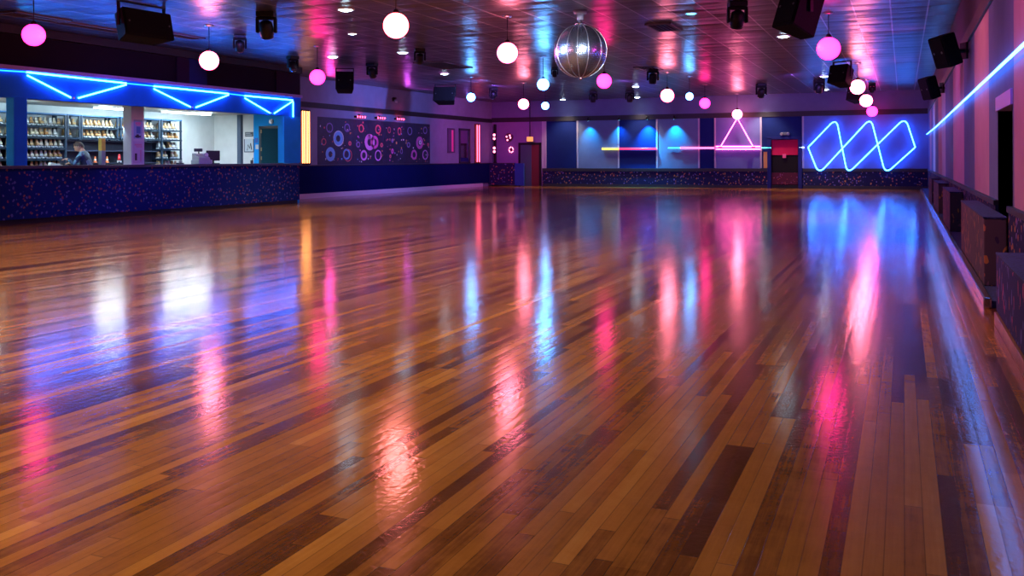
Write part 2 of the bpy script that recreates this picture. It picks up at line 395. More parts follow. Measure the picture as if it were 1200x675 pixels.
# kerb, ledge and pads along the right wall
struct(B().box((.645, 8.3, 0), (XR-.03, YB-.12, .055)).build('trim_8', carpet_navy))
struct(B().box((.585, 8.25, 0), (.645, YB-.12, .085), .012).build('trim_9', mat('polished_kerb', (.40, .36, .42), .2, .9)))
pad_lab = ['confetti carpeted wall pad nearest the dark doorway, largest of the row', 'second carpeted wall pad from the dark doorway', 'third carpeted wall pad from the dark doorway', 'carpeted wall pad beside the far right corner']
for (y0, y1), lb in zip(((9.25, 12.75), (15.8, 18.5), (20.8, 24.0), (25.7, 28.4)), pad_lab):
    t = thing('wall_pad', (.76, (y0+y1)/2, .055), lb, 'wall pad', 'carpeted pads along the right wall')
    h = (y1-y0)/2
    B().box((-.10, -h, 0), (.085, h, .60), .012).build('pad_body', [confetti('confetti_carpet_pad', (.10, .060, .085), [(.52, .20, .07), (.22, .09, .15), (.42, .16, .10), (.05, .03, .08)], 20., .36, (1, 1, .45)) if 'confetti_carpet_pad' not in MATS else MATS['confetti_carpet_pad']], t)
    B().box((-.105, -h-.004, .598), (.087, h+.004, .615), .004).build('cap_strip', carpet_navy, t)
t = thing('carpeted_bench', (.74, 5.9, 0), 'dark confetti carpeted box bench nearest the viewer along the striped wall', 'bench')
B().box((-.125, -1.6, .09), (.105, 1.62, .50), .012).build('bench_body', confetti('confetti_carpet_bench', (.035, .030, .13), [(.42, .08, .22), (.14, .12, .42), (.36, .12, .09)], 19., .32, (1, 1, .4)), t)
B().box((-.128, -1.61, .50), (.105, 1.63, .515), .005).build('seat_top', carpet_navy, t)
B().box((-.14, -1.6, 0), (.09, 1.60, .09), .006).build('kick_board', wood_kick, t)

# ------------------------------------------------------------------ skate rental room
Y1 = YF
struct(B().box((XBAR-.2, Y1, 0), (XBAR, YBAR+.2, ZC)).build('wall_rental_rear', white_paint))
# far wall: white, a dark column, then blue with the teal door
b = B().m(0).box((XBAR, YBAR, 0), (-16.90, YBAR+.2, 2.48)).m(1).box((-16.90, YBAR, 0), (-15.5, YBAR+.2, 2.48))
b.m(2).box((-17.2, YBAR, 2.56), (-15.72, YBAR+.2, ZC))
struct(b.build('wall_rental_far', [white_paint, cyan_paint_and_lit_side, burgundy]))
struct(B().box((XBAR, Y1, 2.48), (-15.5, YBAR+.2, 2.56)).build('ceiling_rental', stucco('rental_ceiling_paint', (.50, .50, .48))))
struct(B().box((-15.72, Y1, 2.5), (-15.5, YBAR+.2, ZC)).build('wall_bulkhead', burgundy))
b = B()
for y0, y1, k in ((16.75, 17.15, 0), (17.15, 17.75, 1), (20.45, 21.5, 0)): b.m(k).box((-15.5, y0, 2.93), (-15.46, y1, ZC-.16), .004)
struct(b.build('trim_10', [stucco('plum_pilaster', (.02, .004, .022)), stucco('navy_pilaster', (.012, .018, .10))]))
struct(B().box((-15.5, Y1, ZC-.16), (-15.38, YBAR+.2, ZC), .004).build('trim_11', mat('black_cornice', (.008, .008, .012), .6)))
# header board over the counter
b = B().m(0).box((-15.5, Y1, 2.38), (XC, YBAR, 2.90)).m(1).box((-15.5, Y1, 2.90), (XC+.05, YBAR+.02, 2.98), .006)
struct(b.build('trim_12', [blue_header, stucco('violet_cap_paint', (.34, .26, .66))]))
# posts on the counter
struct(B().m(0).box((-15.50, 12.352, 1.108), (XC+.004, 12.63, 2.40), .004).m(1).box((-15.495, 12.34, 1.108), (XC, 12.352, 2.40)).build('trim_13', [blue_header, cyan_paint_and_lit_side]))  # near face made lighter blue to stand for room light falling on it
struct(B().box((-15.50, 20.55, 1.12), (XC, YBAR, 2.39), .004).build('trim_14', cyan_paint_and_lit_side))
struct(B().box((-17.40, YBAR-.10, 0), (-17.27, YBAR, 2.48), .004).build('trim_15', mat('dark_slate_column', (.06, .09, .15), .5)))
# counter
t = thing('rental_counter', (XC, 10, 0), 'long curved navy confetti carpeted rental counter on the left of the rink', 'counter')
def cnt(y, dx=0): return XC+dx - (0 if y < 20.6 else .35*((y-20.6)/.7)**2)
ys = [-6, 0, 6, 12, 18, 20.0, 20.6, 20.9, 21.1, 21.3]
def strip(b, dx, z0, z1, back):
    pts = [(cnt(y, dx), y) for y in ys]+[(-15.95, 21.3), (-15.95, -6)] if back else None
    b.prism(pts, lambda p: (p[0]-XC, p[1]-10, z0), lambda p: (p[0]-XC, p[1]-10, z1)); return b
def bow(dx): return [(XC+dx, -6.), (XC+dx, 21.15+dx*.5), (XC-.02+dx, 21.26+dx*.5), (XC-.10, 21.3+dx), (-15.49, 21.3+dx), (-15.49, 21.19), (-15.95, 21.19), (-15.95, -6.)]
def slab(dx, z0, z1): return B().prism(bow(dx), lambda p: (p[0]-XC, p[1]-10, z0), lambda p: (p[0]-XC, p[1]-10, z1))
slab(0., .10, 1.05).build('front_panel', confetti_counter, t)
slab(.07, 1.05, 1.105).build('counter_top', mat('dark_counter_laminate', (.03, .03, .06), .3), t)
slab(-.05, 0, .10).build('kick_board', black, t)
# teal door, jamb
D4 = struct(B().box((-16.70, YBAR-.03, 0), (-16.62, YBAR, 2.15), .004).box((-15.94, YBAR-.03, 0), (-15.89, YBAR, 2.15), .004).box((-16.70, YBAR-.03, 2.08), (-15.89, YBAR, 2.15), .004).build('door_4', mat('dark_jamb', (.02, .03, .05), .5)))
B().box((-16.62, YBAR-.02, .01), (-15.94, YBAR-.002, 2.08), .003).build('door_leaf', mat('teal_door', (.002, .042, .066), .7, spec=.1), D4)
b = B()
for z in (.3, 1.2, 1.45, 1.95): b.box((-16.63, YBAR-.035, z), (-16.60, YBAR-.02, z+.1))
b.build('hinge', mat('brass_hinge', (.35, .25, .14), .4, 1.), D4)
t = thing('alarm_bell', (-16.28, YBAR-.002, 2.27), 'round white alarm bell on blue wall above teal door', 'bell')
B().cyl((0, 0, 0), (0, -.04, 0), .075, .065, 20).build('gong', mat('pale_bell', (.62, .62, .68), .35), t)
B().cyl((0, -.04, 0), (0, -.06, 0), .02, .014, 12).build('cap', steel, t)
# switch plates on the blue wall, framed notice on the white wall
t = thing('notice_card', (-16.80, YBAR, 1.68), 'dark blue notice card on light blue wall, upper of two', 'notice')
B().box((-.05, -.006, 0), (.05, 0, .14), .002).build('card', mat('blue_card', (.03, .10, .42), .5), t)
t = thing('switch_plate', (-16.78, YBAR, 1.50), 'pale switch plate on light blue wall beside teal door', 'switch')
B().box((-.05, -.008, 0), (.05, 0, .13), .003).build('plate', mat('pale_plate', (.6, .66, .75), .4), t)
B().box((-.02, -.016, .045), (.02, -.008, .085), .003).build('rocker', white_paint, t)
t = thing('framed_poster', (-17.05, YBAR, 1.43), 'framed poster with dark zigzag drawing on white rental wall', 'poster')
B().box((-.16, -.012, 0), (.16, 0, .36), .004).build('sheet', mat('poster_paper', (.55, .62, .68), .5), t)
b = B()
for x0, x1, z0, z1 in ((-.17, .17, -.015, .01), (-.17, -.15, 0, .36), (.15, .17, 0, .36)): b.box((x0, -.022, z0), (x1, -.008, z1), .003)
b.build('frame', mat('slate_frame', (.06, .08, .12), .4), t)
B().tube([(-.06, -.016, .04), (-.03, -.016, .20), (.02, -.016, .10), (.06, -.016, .24), (.09, -.016, .06)], .012, 6).build('drawing', black, t)
t = thing('wall_sign', (-17.05, YBAR, 1.86), 'small dark sign on white wall above framed poster', 'sign')
B().box((-.14, -.012, 0), (.14, 0, .13), .004).build('plate', mat('slate_sign', (.07, .09, .12), .5), t)
b = B()
for z in (.03, .08): b.box((-.11, -.016, z), (.05 if z > .05 else .10, -.012, z+.025))
b.build('lettering', mat('pale_lettering', (.35, .38, .42), .5), t)

# skate racks against the rear wall
shelf_m = mat('dark_shelf_steel', (.012, .035, .075), .5)
ZS = [2.0, 1.75, 1.5, 1.25, 1.0]
def rack(y0, y1, rows, label, back=None):
    t = thing('skate_rack', (-18.05, (y0+y1)/2, 0), label, 'rack', 'skate racks on the rear wall')
    h = (y1-y0)/2
    zb = 1.69 if rows == 2 else 0
    for y in (-h+.02, h-.02):
        for x in (-.22, .16): B().box((x-.02, y-.02, zb), (x+.02, y+.02, 2.25)).build('upright', shelf_m, t)
    for z in ZS[:rows]: B().box((-.23, -h, z-.035), (.19, h, z-.012), .003).box((.165, -h, z-.045), (.19, h, z-.005)).build('shelf', shelf_m, t)
    B().box((-.23, -h, 2.25), (.19, h, 2.28)).build('top_rail', mat('blue_rail', (.03, .16, .42), .5), t)
    if back and rows > 2: B().box((-.235, -h+.02, .02), (-.225, h-.02, back)).build('back_panel', mat('dark_back_panel', (.010, .018, .04), .7), t)
    return t
def yr(px): return at(px, 150, 'X', -17.87).y
spec = [(-9., 11.3, 5, 'skate rack half hidden behind the blue post', None), (11.8, 78.2, 5, 'tall five shelf skate rack beside the blue post', 1.72), (79.2, 94.6, 2, 'short skate rack right above the bent person', None),
        (95.5, 139, 2, 'long skate rack of two loaded shelves over the yellow post', 1.72), (141.5, 188, 2, 'skate rack behind the notice column', 1.72), (189.5, 213, 5, 'narrow five shelf skate rack beside bare white wall', 1.72)]
RK = []
for p0, p1, rows, lb, bk in spec:
    y0, y1 = yr(p0), yr(p1)
    RK.append((y0, y1, rows)); rack(y0, y1, rows, lb, bk)
# skates: one mesh per boot colour, toe towards the counter
def skate_mesh(nm, boot):
    b = B()
    b.m(0).prism([(-.13, .075), (.11, .075), (.135, .095), (.13, .13), (.06, .155), (.015, .185), (.0, .25), (-.125, .26), (-.135, .12)], lambda p: (p[0], -.046*(1-.55*(p[1]-.075)/.185), p[1]), lambda p: (p[0], .046*(1-.55*(p[1]-.075)/.185), p[1]))
    b.m(1).box((-.13, -.036, .058), (.12, .036, .075))
    for x in (-.09, .085):
        b.m(1).cyl((x, -.05, .03), (x, .05, .03), .010, seg=8)
        b.m(2)
        for s in (-1, 1): b.cyl((x, s*.028, .03), (x, s*.062, .03), .030, seg=10)
    b.m(2).cyl((.135, 0, .055), (.15, 0, .04), .018, seg=8)
    b.m(3).box((.02, -.020, .165), (.075, .020, .178))
    o = b.build('roller_skate', [mat(nm, boot, .5), mat('skate_plate', (.03, .03, .04), .4), mat('pale_wheels', (.62, .66, .72), .4), mat('white_laces', (.7, .7, .68), .7)])
    return o
protos = [skate_mesh('tan_boot', (.66, .42, .20)), skate_mesh('cream_boot', (.78, .68, .52)), skate_mesh('white_boot', (.80, .82, .84)), skate_mesh('brown_boot', (.52, .25, .08))]
names = ['tan', 'cream', 'white', 'brown']; used = [False]*4
where = ['rack half hidden by the blue post', 'rack beside the blue post', 'short rack above the bent person', 'long rack over the yellow post', 'rack behind the notice column', 'narrow rack by the white wall']
rown = ['top', 'second', 'third', 'fourth', 'lowest']
def put_skate(k, x, y, z, rz, w, r):
    o = protos[k] if not used[k] else protos[k].copy()
    if used[k]: COL.objects.link(o)
    used[k] = True
    o.location = (x, y, z); o.rotation_euler = (0, 0, rz); o.scale = (.77, .77, .77)
    tag(o, f'{names[k]} roller skate on the {rown[r]} shelf of the {where[w]}', 'roller skate', f'{names[k]} skates on the {rown[r]} shelf of the {where[w]}')
for w, (y0, y1, rows) in enumerate(RK):
    for r in range(rows):
        e = y1-.035
        y = y0+.07
        while y < e:
            if R.random() < .95:
                pr = [(.45, .3, .2, .05), (.35, .2, .25, .2), (.25, .35, .35, .05), (.4, .45, .1, .05), (.4, .3, .2, .1)][r]
                k = R.choices(range(4), pr)[0]
                put_skate(k, -18.045+R.uniform(-.01, .01), y, ZS[r]-.0105, -.52+R.uniform(-.15, .15), w, r)
            y += R.uniform(.118, .128)
# dark low cabinet under the two-shelf racks
ya, yb_ = yr(79.0), yr(188.5)
t = thing('storage_cabinet', (-18.05, (ya+yb_)/2, 0), 'dark open storage cabinet under the upper skate shelves', 'cabinet'); h = (yb_-ya)/2-.01
B().box((-.2, -h, 0), (-.14, h, 1.66)).build('back_board', mat('ink_board', (.012, .014, .035), .6), t)
for z in (1.12, 1.42, 1.66): B().box((-.2, -h, z), (.10, h, z+.025)).build('shelf', mat('ink_shelf', (.025, .035, .08), .5), t)
# small things kept on it
for i, (px, py, lb, nm, c) in enumerate([(140.5, 190, 'red roller skate standing alone on the dark cabinet shelf', 'roller_skate', None)]):
    p = at(px, py, 'X', -17.95)
    o = skate_mesh('red_boot', (.75, .02, .03)); o.location = (p.x-.02, p.y, 1.146); o.scale = (.8, .8, .8); o.rotation_euler = (0, 0, -.8); tag(o, lb, 'roller skate')
def cone(px, lb):
    p = at(px, 188, 'X', -17.97); t = thing('marker_cone', (p.x, p.y, 1.147), lb, 'cone')
    B().lathe([(0, 0), (.05, 0), (.05, .012), (.035, .012), (.010, .15), (0, .15)], seg=14).build('cone_body', mat('orange_cone', (.8, .16, .05), .5), t)
    B().lathe([(.028, .05), (.030, .05), (.022, .085), (.020, .085), (.028, .05)], seg=14).build('band', white_paint, t)
cone(111.5, 'small orange marker cone on the cabinet behind the bent person'); cone(125.5, 'small orange marker cone on the cabinet beside the yellow post')

# yellow-topped post, notice column
p = at(119.5, 175, 'X', -16.7)
t = thing('measuring_post', (p.x, p.y, 0), 'yellow and grey post standing behind the rental counter', 'post')
B().box((-.05, -.055, 0), (.05, .055, 1.42), .005).build('lower_post', mat('grey_post', (.28, .33, .36), .5), t)
B().box((-.05, -.055, 1.42), (.05, .055, 1.70), .005).build('upper_post', mat('yellow_post', (.72, .52, .08), .5), t)
B().box((-.09, -.09, 0), (.09, .09, .03), .005).build('foot_plate', steel, t)
pa, pb = at(154, 150, 'X', -16.3), at(169, 150, 'X', -16.3)
struct(B().box((-16.55, pa.y, 0), (-16.3, pb.y, 2.48), .004).build('trim_16', stucco('pale_column_paint', (.60, .62, .72))))
yc = (pa.y+pb.y)/2
t = thing('notice_poster', (-16.3, yc, 1.70), 'blue notice with pink heading on the pale column', 'poster')
B().box((0, -.13, 0), (.006, .13, .44), .002).build('sheet', mat('blue_sheet', (.28, .45, .68), .5), t)
b = B().m(0).box((.006, -.08, .33), (.010, .09, .38)).box((.006, -.06, .30), (.010, .07, .32))
b.m(1).box((.006, -.05, .12), (.010, .07, .28)).m(2).box((.006, -.09, .03), (.010, .08, .07)).box((.006, -.05, .02), (.010, .02, .1))
b.build('print', [mat('pink_print', (.6, .2, .36), .6), mat('blue_print', (.06, .2, .48), .6), mat('ink_print', (.02, .03, .06), .6)], t)
t = thing('notice_board', (-16.3, yc, 1.14), 'lilac notice board low on the pale column', 'notice board')
B().box((0, -.14, 0), (.008, .14, .50), .003).build('board', mat('lilac_board', (.52, .48, .66), .6), t)
b = B().m(0).box((.008, -.11, .40), (.012, .10, .44)).box((.008, -.06, .36), (.012, .11, .385)).m(1).box((.008, -.10, .06), (.013, -.04, .22)).m(0).box((.008, .06, .03), (.012, .09, .3))
b.build('print', [mat('rose_print', (.58, .28, .45), .6), mat('dark_print', (.03, .03, .05), .6)], t)

# counter equipment
p = at(235, 190, 'X', -15.75)
t = thing('cash_register', (-15.72, p.y, 1.105), 'silver cash register on the rental counter', 'cash register', rz=-.2)
B().box((-.16, -.19, 0), (.16, .19, .10), .012).build('drawer', mat('silver_plastic', (.42, .50, .54), .35), t)
B().prism([(-.15, .10), (.13, .10), (.10, .16), (-.15, .26)], lambda q: (q[0], -.16, q[1]), lambda q: (q[0], .16, q[1])).build('keyboard_housing', MATS['silver_plastic'], t)
b = B()
for i in range(4):
    for j in range(5): b.box((-.10+i*.05, -.11+j*.05, .225-i*.028), (-.065+i*.05, -.075+j*.05, .245-i*.028), .004)
b.build('key', mat('pale_keys', (.6, .66, .68), .4), t)
B().cyl((-.13, .02, .25), (-.13, .02, .31), .015, seg=10).box((-.16, -.10, .30), (-.11, .12, .38), .012).build('display', mat('dark_display', (.03, .06, .09), .3), t)
B().cyl((-.03, .13, .22), (.03, .13, .22), .05, seg=16).build('paper_roll', white_paint, t)
p = at(250, 190, 'X', -15.72)
t = thing('monitor', (-15.72, p.y, 1.105), 'black monitor standing on counter beside silver cash register', 'monitor', rz=-.25)
B().box((-.10, -.12, 0), (.10, .12, .02), .006).build('base', black, t)
B().cyl((0, 0, .02), (-.01, 0, .14), .02, seg=10).build('stem', black, t)
B().box((-.03, -.185, .08), (.012, .185, .33), .008).build('screen_housing', mat('slate_plastic', (.025, .04, .055), .4), t)
B().box((-.034, -.165, .10), (-.03, .165, .31)).build('screen', mat('dark_glass', (.01, .012, .02), .1), t)
p = at(211, 190, 'X', -15.72)
t = thing('tape_dispenser', (-15.72, p.y, 1.105), 'small dark tape dispenser on counter left of cash register', 'tape dispenser')
B().box((-.05, -.08, 0), (.05, .08, .035), .008).build('base', mat('slate_plastic2', (.06, .08, .10), .5), t)
B().cyl((-.02, .02, .06), (.02, .02, .06), .04, seg=16).build('roll', mat('clear_tape', (.25, .28, .3), .3), t)
p = at(295, 191, 'X', -15.72)
t = thing('pen_pot', (-15.72, p.y, 1.105), 'dark pen pot on the counter below the framed poster', 'pen pot')
B().lathe([(0, 0), (.035, 0), (.038, .09), (.033, .09), (.031, .01), (0, .01)], seg=16).build('pot', mat('slate_pot', (.07, .09, .10), .4), t)
for a in (-.3, .2, .9): B().cyl((0, 0, .012), (.04*math.cos(a), .04*math.sin(a), .15), .005, seg=6).build('pen', mat('ink_pen', (.02, .03, .07), .4), t)

# fluorescent battens in the rental ceiling
tube_m = glow('white_tube_glass', (.80, .95, 1.), 55.)
for (x, y0, y1, lb) in ((-17.35, 11.2, 13.5, 'white fluorescent batten over the counter left of the blue post'), (-17.35, 16.15, 17.55, 'white fluorescent batten above the two shelf racks'), (-17.35, 18.3, 20.0, 'white fluorescent batten nearest the bare white wall')):
    t = thing('fluorescent_batten', (x, (y0+y1)/2, 2.48), lb, 'ceiling light', 'battens in the rental ceiling')
    h = (y1-y0)/2
    B().box((-.10, -h, -.035), (.10, h, 0), .006).build('housing', white_paint, t)
    B().box((-.085, -h+.03, -.06), (.085, h-.03, -.035), .01).build('diffuser', tube_m, t)

# ------------------------------------------------------------------ bent person at the counter
def person():
    p = at(103, 180, 'X', -16.75)
    t = thing('person', (p.x, p.y, 0), 'person in patterned blue jacket bending forward behind the rental counter', 'person', rz=PI+YAW+.1)
    V, E, Rr = [], [], []
    def v(co, r, par=None):
        V.append(co); Rr.append(r)
        if par is not None: E.append((par, len(V)-1))
        return len(V)-1
    pel = v((0, 0, .88), .145); sp = v((.01, 0, 1.06), .14, pel); ch = v((.05, 0, 1.27), .15, sp); nk = v((.12, 0, 1.40), .06, ch)
    hd0 = v((.15, 0, 1.45), .065, nk)
    arms = []
    for s in (-1, 1):
        hip = v((0, s*.10, .84), .10, pel); kn = v((.04, s*.11, .47), .065, hip); an = v((-.02, s*.11, .09), .045, kn); to = v((.14, s*.12, .04), .038, an)
        sh = v((.08, s*.19, 1.33), .065, ch)
        if s < 0: el = v((.18, s*.25, 1.11), .05, sh); wr = v((.38, s*.14, 1.14), .032, el)
        else: el = v((.22, s*.24, 1.11), .05, sh); wr = v((.38, s*.10, 1.23), .032, el)
        pm = v((V[wr][0]+.05, V[wr][1]-s*.02, V[wr][2]+.005), .030, wr); arms.append((s, pm))
        for k, (dy, ln) in enumerate(((-.030, .062), (-.010, .075), (.010, .070), (.028, .052))):
            b0 = v((V[pm][0]+.035, V[pm][1]+dy, V[pm][2]), .009, pm)
            b1 = v((V[b0][0]+ln*.5, V[b0][1]+dy*.2, V[b0][2]-.008), .008, b0); v((V[b1][0]+ln*.4, V[b1][1], V[b1][2]-.026), .007, b1)
        th = v((V[pm][0]+.0, V[pm][1]-s*.035, V[pm][2]-.005), .010, pm); v((V[th][0]+.035, V[th][1]-s*.012, V[th][2]-.012), .008, th)
    me = bpy.data.meshes.new('body'); me.from_pydata(V, E, []); o = bpy.data.objects.new('body', me); COL.objects.link(o); o.parent = t
    sk = o.modifiers.new('skin', 'SKIN'); sb = o.modifiers.new('sub', 'SUBSURF'); sb.levels = 1; sb.render_levels = 2
    for i, r in enumerate(Rr): me.skin_vertices[0].data[i].radius = (r, r)
    me.skin_vertices[0].data[0].use_root = True
    skin, jac, trou = mat('skin_tone', (.52, .28, .19), .5), None, mat('navy_trousers', (.02, .025, .06), .8)
    # patterned blue cloth, chosen by place on the body
    m, N, L, bs = nt('body_surface')
    tc = N.new('ShaderNodeTexCoord'); s_ = N.new('ShaderNodeSeparateXYZ'); L.new(tc.outputs['Object'], s_.inputs[0])
    vr = N.new('ShaderNodeTexVoronoi'); vr.inputs['Scale'].default_value = 9.; L.new(tc.outputs['Object'], vr.inputs['Vector'])
    cr = N.new('ShaderNodeValToRGB'); cr.color_ramp.interpolation = 'CONSTANT'; e = cr.color_ramp.elements; e[0].color = (.010, .028, .085, 1); e[1].position = .58; e[1].color = (.13, .28, .40, 1); x = e.new(.78); x.color = (.02, .04, .14, 1)
    sc = N.new('ShaderNodeSeparateColor'); L.new(vr.outputs['Color'], sc.inputs[0]); L.new(sc.outputs[0], cr.inputs['Fac'])
    hand = math_node(N, L, 'GREATER_THAN', s_.outputs['X'], .385); hd = math_node(N, L, 'GREATER_THAN', s_.outputs['Z'], 1.40)
    hdm = math_node(N, L, 'MULTIPLY', hd, math_node(N, L, 'GREATER_THAN', s_.outputs['X'], .09))
    sk_ = math_node(N, L, 'MAXIMUM', hand, hdm)
    m1 = N.new('ShaderNodeMix'); m1.data_type = 'RGBA'; L.new(math_node(N, L, 'LESS_THAN', s_.outputs['Z'], .88), m1.inputs[0]); L.new(cr.outputs['Color'], m1.inputs[6]); m1.inputs[7].default_value = (.02, .025, .06, 1)
    m2 = N.new('ShaderNodeMix'); m2.data_type = 'RGBA'; L.new(sk_, m2.inputs[0]); L.new(m1.outputs[2], m2.inputs[6]); m2.inputs[7].default_value = (.52, .28, .19, 1)
    L.new(m2.outputs[2], bs.inputs['Base Color']); bs.inputs['Roughness'].default_value = .7
    me.materials.append(m)
    # head looks down and forward
    rot = Matrix.Rotation(.65, 3, 'Y')
    hc = Vector((.195, 0, 1.50))
    b = B(); tb = bmesh.new(); bmesh.ops.create_uvsphere(tb, u_segments=20, v_segments=14, radius=1)
    for q in tb.verts:
        x, y, z = q.co
        jaw = 1-.28*max(0, -z); q.co = Vector((x*.098*(1 if x < 0 else jaw), y*.078*jaw, z*.118))
        if x > .85 and -.25 < z < .1 and abs(y) < .3: q.co.x += .018
    for f in tb.faces: f.smooth = True
    b.m(0).add(tb)
    for s in (-1, 1):
        b.m(1).ball((.083, s*.030, .012), .012, 10, 6); b.m(0).ball((-.005, s*.078, -.005), .020, 8, 6, sc=(.7, .35, 1.2))
    b.m(2).box((.080, -.022, -.062), (.090, .022, -.052), .003)
    b.m(0).cyl((-.02, 0, -.15), (-.01, 0, -.06), .05, seg=12)
    bmesh.ops.transform(b.bm, matrix=Matrix.Translation(hc) @ rot.to_4x4(), verts=b.bm.verts)
    b.build('head', [skin, mat('eye_dark', (.03, .03, .04), .2), mat('lips', (.38, .12, .10), .5)], t)
    b = B(); tb = bmesh.new(); bmesh.ops.create_uvsphere(tb, u_segments=20, v_segments=14, radius=1)
    bmesh.ops.delete(tb, geom=[q for q in tb.verts if q.co.z < -.15+q.co.x*.75], context='VERTS')
    for q in tb.verts: q.co = Vector((q.co.x*.107-.006, q.co.y*.088, q.co.z*.127+.003))
    for f in tb.faces: f.smooth = True
    b.add(tb); bmesh.ops.transform(b.bm, matrix=Matrix.Translation(hc) @ rot.to_4x4(), verts=b.bm.verts)
    b.build('hair', mat('brown_hair', (.06, .03, .025), .6), t)
person()
# low worktop the person leans over
p = at(103, 180, 'X', -16.75)+Vector((-math.cos(YAW+.1), -math.sin(YAW+.1), 0))*.66
t = thing('work_table', (p.x, p.y, 0), 'low work table under the bent person behind the counter', 'table', rz=PI+YAW+.1)
B().box((-.28, -.5, 1.03), (.28, .5, 1.06), .004).build('table_top', mat('pale_top', (.50, .48, .42), .5), t)
for sx in (-1, 1):
    for sy in (-1, 1): B().box((sx*.25-.02, sy*.46-.02, 0), (sx*.25+.02, sy*.46+.02, 1.03)).build('leg', black, t)
tp = thing('repair_tool', (p.x, p.y-.05, 1.0605), 'pale wedge shaped tool lying on the work table', 'tool')
B().prism([(-.2, 0), (.2, 0), (.18, .03), (-.17, .10)], lambda q: (.0, q[0], q[1]), lambda q: (.08, q[0], q[1])).build('blade', mat('pale_tool', (.6, .62, .58), .4), tp)

# ------------------------------------------------------------------ blue neon on the header
XN = XC+.035
def P(px, py): return at(px, py, 'X', XN)
tri = [((32, 84.6), (148, 97.6), (87.5, 114.6), 'blue neon triangle on the header beside the blue post'), ((180.5, 101), (268, 109.8), (226.5, 125.6), 'blue neon triangle on the header, middle of three'), ((287, 112.2), (343, 117.4), (319, 132.6), 'blue neon triangle at the far end of the header')]
for a, c, ap, lb in tri:
    pa_, pc, pp = P(*a), P(*c), P(*ap); o0 = (pa_+pc+pp)/3
    t = thing('neon_triangle', o0, lb, 'neon sign', 'blue neon triangles on the header')
    q = pp-Vector((0, .09, 0)); q2 = pp+Vector((0, .09, 0))
    B().tube([pa_-o0, pc-o0], .016, 8).build('top_tube', neon_blue, t)
    dz = Vector((0, 0, -.06))
    B().tube([pa_-o0+dz, q-o0], .016, 8).build('slant_tube', neon_blue, t)
    B().tube([pc-o0+dz*.5, q2-o0], .016, 8).build('slant_tube', neon_blue, t)
    b = B()
    for s in (pa_, pc, pp): b.box(s-o0-Vector((.05, .02, .02)), s-o0+Vector((-.015, .02, .02)))
    b.build('clip', steel, t)
for (a, c, lb) in (((-30, 80.5), (30, 84.3), 'thin blue neon line at the left end of the header'), ((149, 97.8), (179.5, 100.8), 'thin blue neon line between the first two header triangles'), ((269, 110), (286, 112), 'thin blue neon line between the last two header triangles')):
    pa_, pc = P(*a), P(*c)
    tag(B().tube([pa_, pc], .012, 8).build('neon_tube', neon_blue_thin, None, pa_), lb, 'neon tube')
pa_, pc = P(343.6, 119), P(343.6, 137)
tag(B().tube([pa_, pc], .014, 8).build('neon_tube', neon_blue, None, pc), 'short upright blue neon tube at the header end', 'neon tube')

# ------------------------------------------------------------------ neon on the back wall
YN = YB-.155
def W(px, py, y=YN): return at(px, py, 'Y', y)
def rounded(pts, r=.22, n=7):
    out = [pts[0]]
    for i in range(1, len(pts)-1):
        a, c, d = pts[i-1], pts[i], pts[i+1]
        u = (a-c).normalized(); w = (d-c).normalized()
        p0, p1 = c+u*r, c+w*r
        for k in range(n+1):
            s = k/n; out.append(p0*(1-s)**2+c*2*s*(1-s)+p1*s*s)
    out.append(pts[-1]); return out
lv, rv = W(947, 172.6), W(1072.5, 172.6)
o0 = Vector(((lv.x+rv.x)/2, YB, .6))
t = thing('neon_zigzag', o0, 'large blue neon of three overlapping diamonds on the back wall', 'neon sign')
c1 = [lv, W(979, 139.5), W(994, 203.5, YN), W(1059.5, 138.5), rv]
c2 = [lv, W(958.5, 203.5), W(1019.5, 138.5), W(1037, 203.5), rv]
c1 = [lv, W(980, 138.5), W(993, 204), W(1061, 137.5), rv]
c2 = [lv, W(959.5, 204), W(1020.5, 138), W(1037.5, 204), rv]
B().tube([q-o0 for q in rounded(c1, .34, 9)], .019, 8).build('rising_tube', neon_blue, t)
B().tube([q-o0+Vector((0, -.03, 0)) for q in rounded(c2, .34, 9)], .019, 8).build('falling_tube', neon_blue, t)
b = B()
for q in (lv, rv, W(988, 172), W(1030, 172)): b.cyl(q-o0+Vector((0, .153, 0)), q-o0+Vector((0, .02, 0)), .03, seg=10)
b.build('standoff', steel, t)
